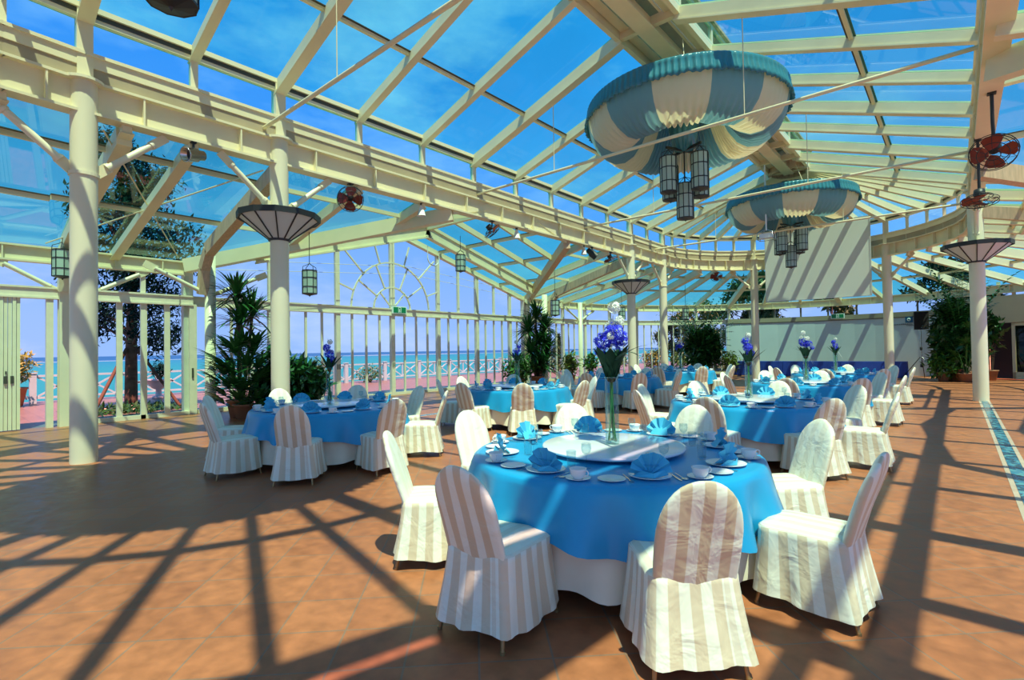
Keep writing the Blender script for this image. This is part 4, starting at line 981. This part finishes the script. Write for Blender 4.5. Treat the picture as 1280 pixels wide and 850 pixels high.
def overlay_mesh(seed):
    r_ = random.Random(seed); p1, p2, p3 = [r_.uniform(0, 6.28) for _ in range(3)]
    prof = [(.02, .755), (.6, .755), (1.03, .755), (1.065, .750), (1.082, .735), (1.088, .70), (1.09, .62), (1.092, .53), (1.095, .45), (1.098, .385)]
    def fn(r, z, t, j):
        d = max(0, (.74-z)/.35); w = d*(.034*sin(13*t+p1)+.022*sin(21*t+p2)+.020*sin(5*t+p3))
        return r+w*(1.25 if j > 4 else 0)+d*.045, z+(.032*sin(8*t+p1*2)+.012*sin(3*t+p3))*d**2*(1 if j > 4 else 0)
    m = MB().lathe(prof, 144, fn=fn); m.add([(.02*cos(2*pi*k/144), .02*sin(2*pi*k/144), .755) for k in range(144)], [tuple(range(144))], 0, True)
    return m.mesh('tablecloth', BLUE)
def under_mesh(seed):
    r_ = random.Random(seed+50); p1, p2 = r_.uniform(0, 6.28), r_.uniform(0, 6.28)
    def fn(r, z, t, j):
        d = (.74-z)/.62; return r+d**3*(.035*sin(18*t+p1)+.02*sin(11*t+p2))-(.015 if z < .7 else 0), z+(.012*sin(9*t+p2) if z < .15 else 0)
    return MB().lathe([(1.0, .752), (1.055, .74), (1.06, .55), (1.07, .36), (1.085, .22), (1.10, .11)], 144, fn=fn).mesh('undercloth', LINEN)
OV = [overlay_mesh(i) for i in range(3)]; UN = [under_mesh(i) for i in range(3)]
SUS = MB().lathe([(.001, .0), (.24, 0), (.25, .004), (.25, .022), (.53, .022), (.545, .03), (.548, .04), (.54, .047), (.53, .049), (.001, .049)], 72).mesh('turntable', SUSAN)
TOPM = MB().lathe([(.001, .715), (1.04, .715), (1.05, .722), (1.05, .743), (1.04, .75), (.001, .75)], 64).mesh('tabletop', WOODU)
TLEG = [MB().tube([(a*.62, b*.62, 0), (a*.5, b*.5, .715)], .022, 8).mesh('leg', WOODU) for a, b in ((1, 1), (-1, 1), (1, -1), (-1, -1))]
TRAIL = [MB().tube([(.55, q*.55, .35), (-.55, q*.55, .35)], .014, 8).mesh('stretcher', WOODU) for q in (-1, 1)]

PLATE = MB().lathe([(.001, 0), (.075, 0), (.08, .004), (.128, .016), (.130, .018), (.125, .018), (.08, .008), (.001, .007)], 32).mesh('dinner_plate', CHINA)
SIDE = MB().lathe([(.001, 0), (.05, 0), (.055, .003), (.084, .012), (.086, .014), (.082, .014), (.055, .007), (.001, .006)], 28).mesh('side_plate', CHINA)
SAUC = MB().lathe([(.001, 0), (.04, 0), (.045, .003), (.076, .013), (.078, .015), (.074, .015), (.04, .007), (.001, .006)], 28).mesh('saucer', CHINA)
CUPB = MB().lathe([(.001, .004), (.025, .004), (.026, 0), (.03, 0), (.032, .006), (.046, .025), (.051, .052), (.0525, .062), (.049, .062), (.044, .03), (.001, .012)], 28).mesh('cup_body', CHINA)
CUPH = MB().tube([(.048, 0, .052), (.066, 0, .056), (.078, 0, .044), (.072, 0, .026), (.046, 0, .02)], .0045, 8).mesh('handle', CHINA)
WINE = MB().lathe([(.001, .001), (.03, .001), (.031, .003), (.008, .007), (.004, .012), (.004, .075), (.008, .085), (.028, .105), (.034, .13), (.032, .165), (.031, .165), (.033, .13), (.027, .107), (.002, .09)], 20).mesh('wine_glass', TGLASS)
TUMB = MB().lathe([(.001, .001), (.028, .001), (.034, .11), (.0325, .11), (.027, .012), (.001, .010)], 20).mesh('tumbler', TGLASS)
def napkin_mesh(seed):
    r_ = random.Random(seed); m = MB(); n = 11; vs = [(0, .012, .004), (0, -.012, .004)]; fs = []
    for k in range(n+1):
        a = R(8+164*k/n); zig = (.020 if k % 2 else -.014); rr = .132+r_.uniform(-.004, .004)+.012*sin(a)
        for q, (f, lean) in enumerate(((.45, .35), (1.0, 1.0))):
            vs.append((rr*f*cos(a)*1.02, zig*f-.030*lean*sin(a), .004+rr*f*sin(a)))
    for k in range(n):
        i = 2+2*k; fs += [(0, i, i+2), (i, i+1, i+3, i+2)]
    m.add(vs, fs)
    # folded stand behind and a turned-down collar in front
    m.add([(-.085, .05, .003), (.085, .05, .003), (.05, -.02, .07), (-.05, -.02, .07), (0, .055, .003)], [(0, 4, 3), (4, 2, 3), (4, 1, 2)])
    m.add([(-.118, -.005, .004), (.118, -.005, .004), (.07, -.05, .045), (0, -.065, .03), (-.07, -.05, .045), (0, -.075, .003)], [(0, 5, 3, 4), (5, 1, 2, 3)])
    return m.mesh('napkin', NAP)
NAPS = [napkin_mesh(i) for i in range(3)]
FORK = MB().box((-.004, -.10, .001), (.004, .05, .004)).box((-.011, .05, .001), (.011, .062, .004))
for i in range(4): FORK.box((-.011+i*.0063, .062, .001), (-.008+i*.0063, .098, .004))
FORK = FORK.mesh('fork', STEEL)
KNIFE = MB().slab([(-.005, -.11), (.005, -.11), (.005, 0), (.008, .01), (.009, .08), (.0, .11), (-.006, .09), (-.005, 0)], .001, .004).mesh('knife', STEEL)
SPOON = MB().box((-.003, -.09, .001), (.003, .045, .004)).lathe([(.001, .001), (.012, .002), (.019, .006), (.0175, .0065), (.001, .003)], 20, (0, .062, 0), fn=lambda r, z, t, j: (r*(1+.35*abs(sin(t))), z)).mesh('spoon', STEEL)

VASEM = MB().lathe([(.001, 0), (.05, 0), (.053, .006), (.053, .51), (.0555, .52), (.0535, .522), (.0495, .51), (.049, .02), (.001, .018)], 32).mesh('vase', VGLASS)
def blob_flower(m, c, r, n, rnd, mi=0):
    for _ in range(n):
        d = Vector((rnd.gauss(0, 1), rnd.gauss(0, 1), rnd.gauss(0, 1))).normalized(); p = Vector(c)+d*r*rnd.uniform(.75, 1.0)
        s = .016*rnd.uniform(.7, 1.2); u = d.orthogonal().normalized(); v = d.cross(u); a0 = rnd.uniform(0, 6)
        for k in range(4):
            a = a0+k*pi/2; e = u*cos(a)+v*sin(a); f = u*cos(a+.6)+v*sin(a+.6); g = u*cos(a-.6)+v*sin(a-.6)
            m.add([p, p+(g*s*.8)+d*s*.2, p+e*s*1.3-d*s*.1, p+f*s*.8+d*s*.2], [(0, 1, 2, 3)], mi)
def bouquet(seed, full):
    rnd = random.Random(seed); out = []
    m = MB()
    for k in range(7): a = rnd.uniform(0, 6.28); m.tube([(.03*cos(a), .03*sin(a), .03), (.012*cos(a+2), .012*sin(a+2), .35), (.018*cos(a), .018*sin(a), .6)], .006, 6)
    out.append(('stem', m.mesh('stem', STEMG)))
    m = MB(); nleaf = 11 if full else 6
    for k in range(nleaf):
        a = 2*pi*k/nleaf+rnd.uniform(-.2, .2); blade(m, (.012*cos(a), .012*sin(a), .48), (cos(a)*.42, sin(a)*.42, 1), .30*rnd.uniform(.75, 1.1), .11 if full else .07, .35, fold=.3)
    if full: blade(m, (.01, 0, .6), (.75, -.1, .55), .5, .03, 1.1); blade(m, (.01, 0, .6), (.7, .35, .8), .42, .025, 1.0)
    else:
        blade(m, (0, 0, .5), (.8, .1, .9), .36, .04, .3); blade(m, (0, 0, .5), (-.8, .2, .9), .36, .04, .3)
    out.append(('leaf', m.mesh('leaf', LEAFD)))
    m = MB()
    for c, r, n in (((.05, .0, .86), .085, 90), ((-.07, .02, .82), .075, 70), ((0, -.07, .80), .07, 60), ((-.12, -.03, .72), .045, 35), ((.02, .07, .82), .07, 60)) if full else (((0, 0, .76), .075, 90), ((.03, .02, .86), .06, 60), ((-.03, -.01, .68), .06, 50)):
        blob_flower(m, c, r, n, rnd)
    out.append(('blue_bloom', m.mesh('blue_bloom', BLUEF)))
    m = MB()
    for c, r, n in (((-.05, .05, .93), .05, 45), ((.06, .05, .96), .035, 30), ((.09, -.05, .84), .03, 24)) if full else (((0, -.02, .95), .04, 40), ((.03, -.05, .80), .03, 26)):
        blob_flower(m, c, r, n, rnd)
    m.tube([(0, 0, .6), (.01, .02, 1.0)], .004, 6)
    if full: blob_flower(m, (.03, .02, 1.06), .05, 46, rnd)
    out.append(('white_bloom', m.mesh('white_bloom', WHITEF)))
    m = MB(); blade(m, (.03, -.02, .72), (-.45, -.25, -.9), .42, .014, .2); blade(m, (.05, -.01, .80), (-.3, -.3, -.9), .5, .012, .1)
    out.append(('ribbon_grass', m.mesh('ribbon_grass', RIBBON)))
    return out
BQ = [bouquet(3, True), bouquet(5, False), bouquet(9, False)]
PEB = MB(); _r = random.Random(2)
for k in range(26): a = _r.uniform(0, 6.28); q = .035*sqrt(_r.random()); PEB.lathe([(.001, -.006), (.008, 0), (.001, .006)], 8, (q*cos(a), q*sin(a), .026+.010*_r.random()))
PEB = PEB.mesh('pebbles', PEBBLE)

TABLES = [((-2.05, 3.55), 'nearest table', 0, 0), ((-7.08, 4.02), 'left front table', 1, 1), ((-7.05, 8.3), 'second left-row table', 2, 1), ((-2.30, 7.9), 'second right-row table', 2, 1),
          ((-2.42, 12.25), 'third right-row table', 0, 2), ((-7.05, 12.6), 'third left-row table', 1, 2), ((-2.55, 16.6), 'farthest right-row table', 1, 2), ((-7.1, 16.9), 'farthest left-row table', 0, 2)]
SECT = ['right', 'far right', 'far', 'far left', 'left', 'near left', 'near', 'near right']
_rc = random.Random(11); ck = 0
for (cx, cy), tn, vi, lod in TABLES:
    ang = atan2(cy, cx)-pi/2                      # how the table's axes turn relative to the viewing direction
    t = thing('banquet_table', (cx, cy, 0), 'round dark-framed banquet table hidden under the cloths of the '+tn, 'table', 'round banquet tables')
    link('tabletop', TOPM, t)
    for m in TLEG: link('leg', m, t)
    link('stretcher', TRAIL[0], t); link('stretcher', TRAIL[1], t)
    rz = _rc.uniform(0, 6.28)
    o = link('undercloth', UN[vi], None, (cx, cy, 0)); o.rotation_euler.z = rz; tag(o, 'floor-length cream undercloth hanging below the blue cloth of the '+tn, 'tablecloth', 'cream undercloths')
    o = link('tablecloth', OV[vi], None, (cx, cy, 0)); o.rotation_euler.z = rz; tag(o, 'round blue satin cloth draped over the '+tn, 'tablecloth', 'blue tablecloths')
    o = link('lazy_susan', SUS, None, (cx, cy, .7555)); tag(o, 'round white turntable in the middle of the '+tn, 'turntable', 'white turntables')
    v = thing('vase', (cx, cy, .805), 'tall clear glass cylinder vase on the turntable of the '+tn, 'vase', 'glass vases'); link('vase_glass', VASEM, v); link('pebbles', PEB, v)
    b = thing('flower_arrangement', (cx, cy, .805), 'blue and white flowers standing in the vase of the '+tn, 'flowers', 'flower arrangements', rz=-.5+(0 if lod == 0 else rz))
    if lod and tn != 'left front table': pass
    for nm, me in BQ[vi if lod else 0] if lod else BQ[0]: link(nm, me, b)
    if lod: b.scale = (1.0, 1.0, .95)
    for s in range(8):
        ph = R(45*s-90); u = (cos(ph), sin(ph)); rgt = (-sin(ph), cos(ph))
        # sector as seen from the camera
        rel = ph-ang; sec = SECT[round(rel/(pi/4)) % 8]
        rr = 1.325+_rc.uniform(-.03, .05); wob = _rc.uniform(-.10, .10); ck += 1
        chair(cx+u[0]*rr+rgt[0]*wob*.3, cy+u[1]*rr+rgt[1]*wob*.3, ph+pi/2+wob, 'striped slipcovered chair at the %s side of the %s' % (sec, tn), 'chairs around the '+tn, ck)
        P = lambda rho, tau, z=.7555: (cx+u[0]*rho+rgt[0]*tau, cy+u[1]*rho+rgt[1]*tau, z)
        def put(nm, me, loc, rot, what, cat, grp):
            o = link(nm, me, None, loc); o.rotation_euler.z = rot; tag(o, '%s at the %s seat of the %s' % (what, sec, tn), cat, grp+' on the '+tn); return o
        face = ph-pi/2+pi
        j = _rc.uniform(-.25, .25)
        put('dinner_plate', PLATE, P(.86, 0), face, 'white plate under the blue napkin', 'plate', 'plates')
        put('napkin', NAPS[(ck+s) % 3], P(.86, 0, .7555+.0075), face+j, 'sky blue fan-folded napkin', 'napkin', 'napkins')
        put('saucer', SAUC, P(.92, .29), face, 'white saucer', 'saucer', 'saucers')
        c = thing('tea_cup', P(.92, .29, .7555+.0065), 'white tea cup on its saucer at the %s seat of the %s' % (sec, tn), 'cup', 'tea cups on the '+tn, ph+_rc.uniform(0.5, 2.5))
        link('cup_body', CUPB, c); link('handle', CUPH, c)
        put('wine_glass', WINE, P(.64, .17), 0, 'stemmed wine glass', 'glass', 'wine glasses')
        if lod < 2: put('side_plate', SIDE, P(.90, -.25), face, 'small white side plate', 'plate', 'side plates')
        if lod == 0:
            put('tumbler', TUMB, P(.67, .07), 0, 'clear water tumbler', 'glass', 'tumblers')
            put('fork', FORK, P(.88, -.145), face+pi, 'steel fork left of the plate', 'cutlery', 'forks')
            put('knife', KNIFE, P(.88, .15), face+pi, 'steel knife right of the plate', 'cutlery', 'knives')
            put('spoon', SPOON, P(.88, .185), face+pi, 'steel spoon right of the plate', 'cutlery', 'spoons')
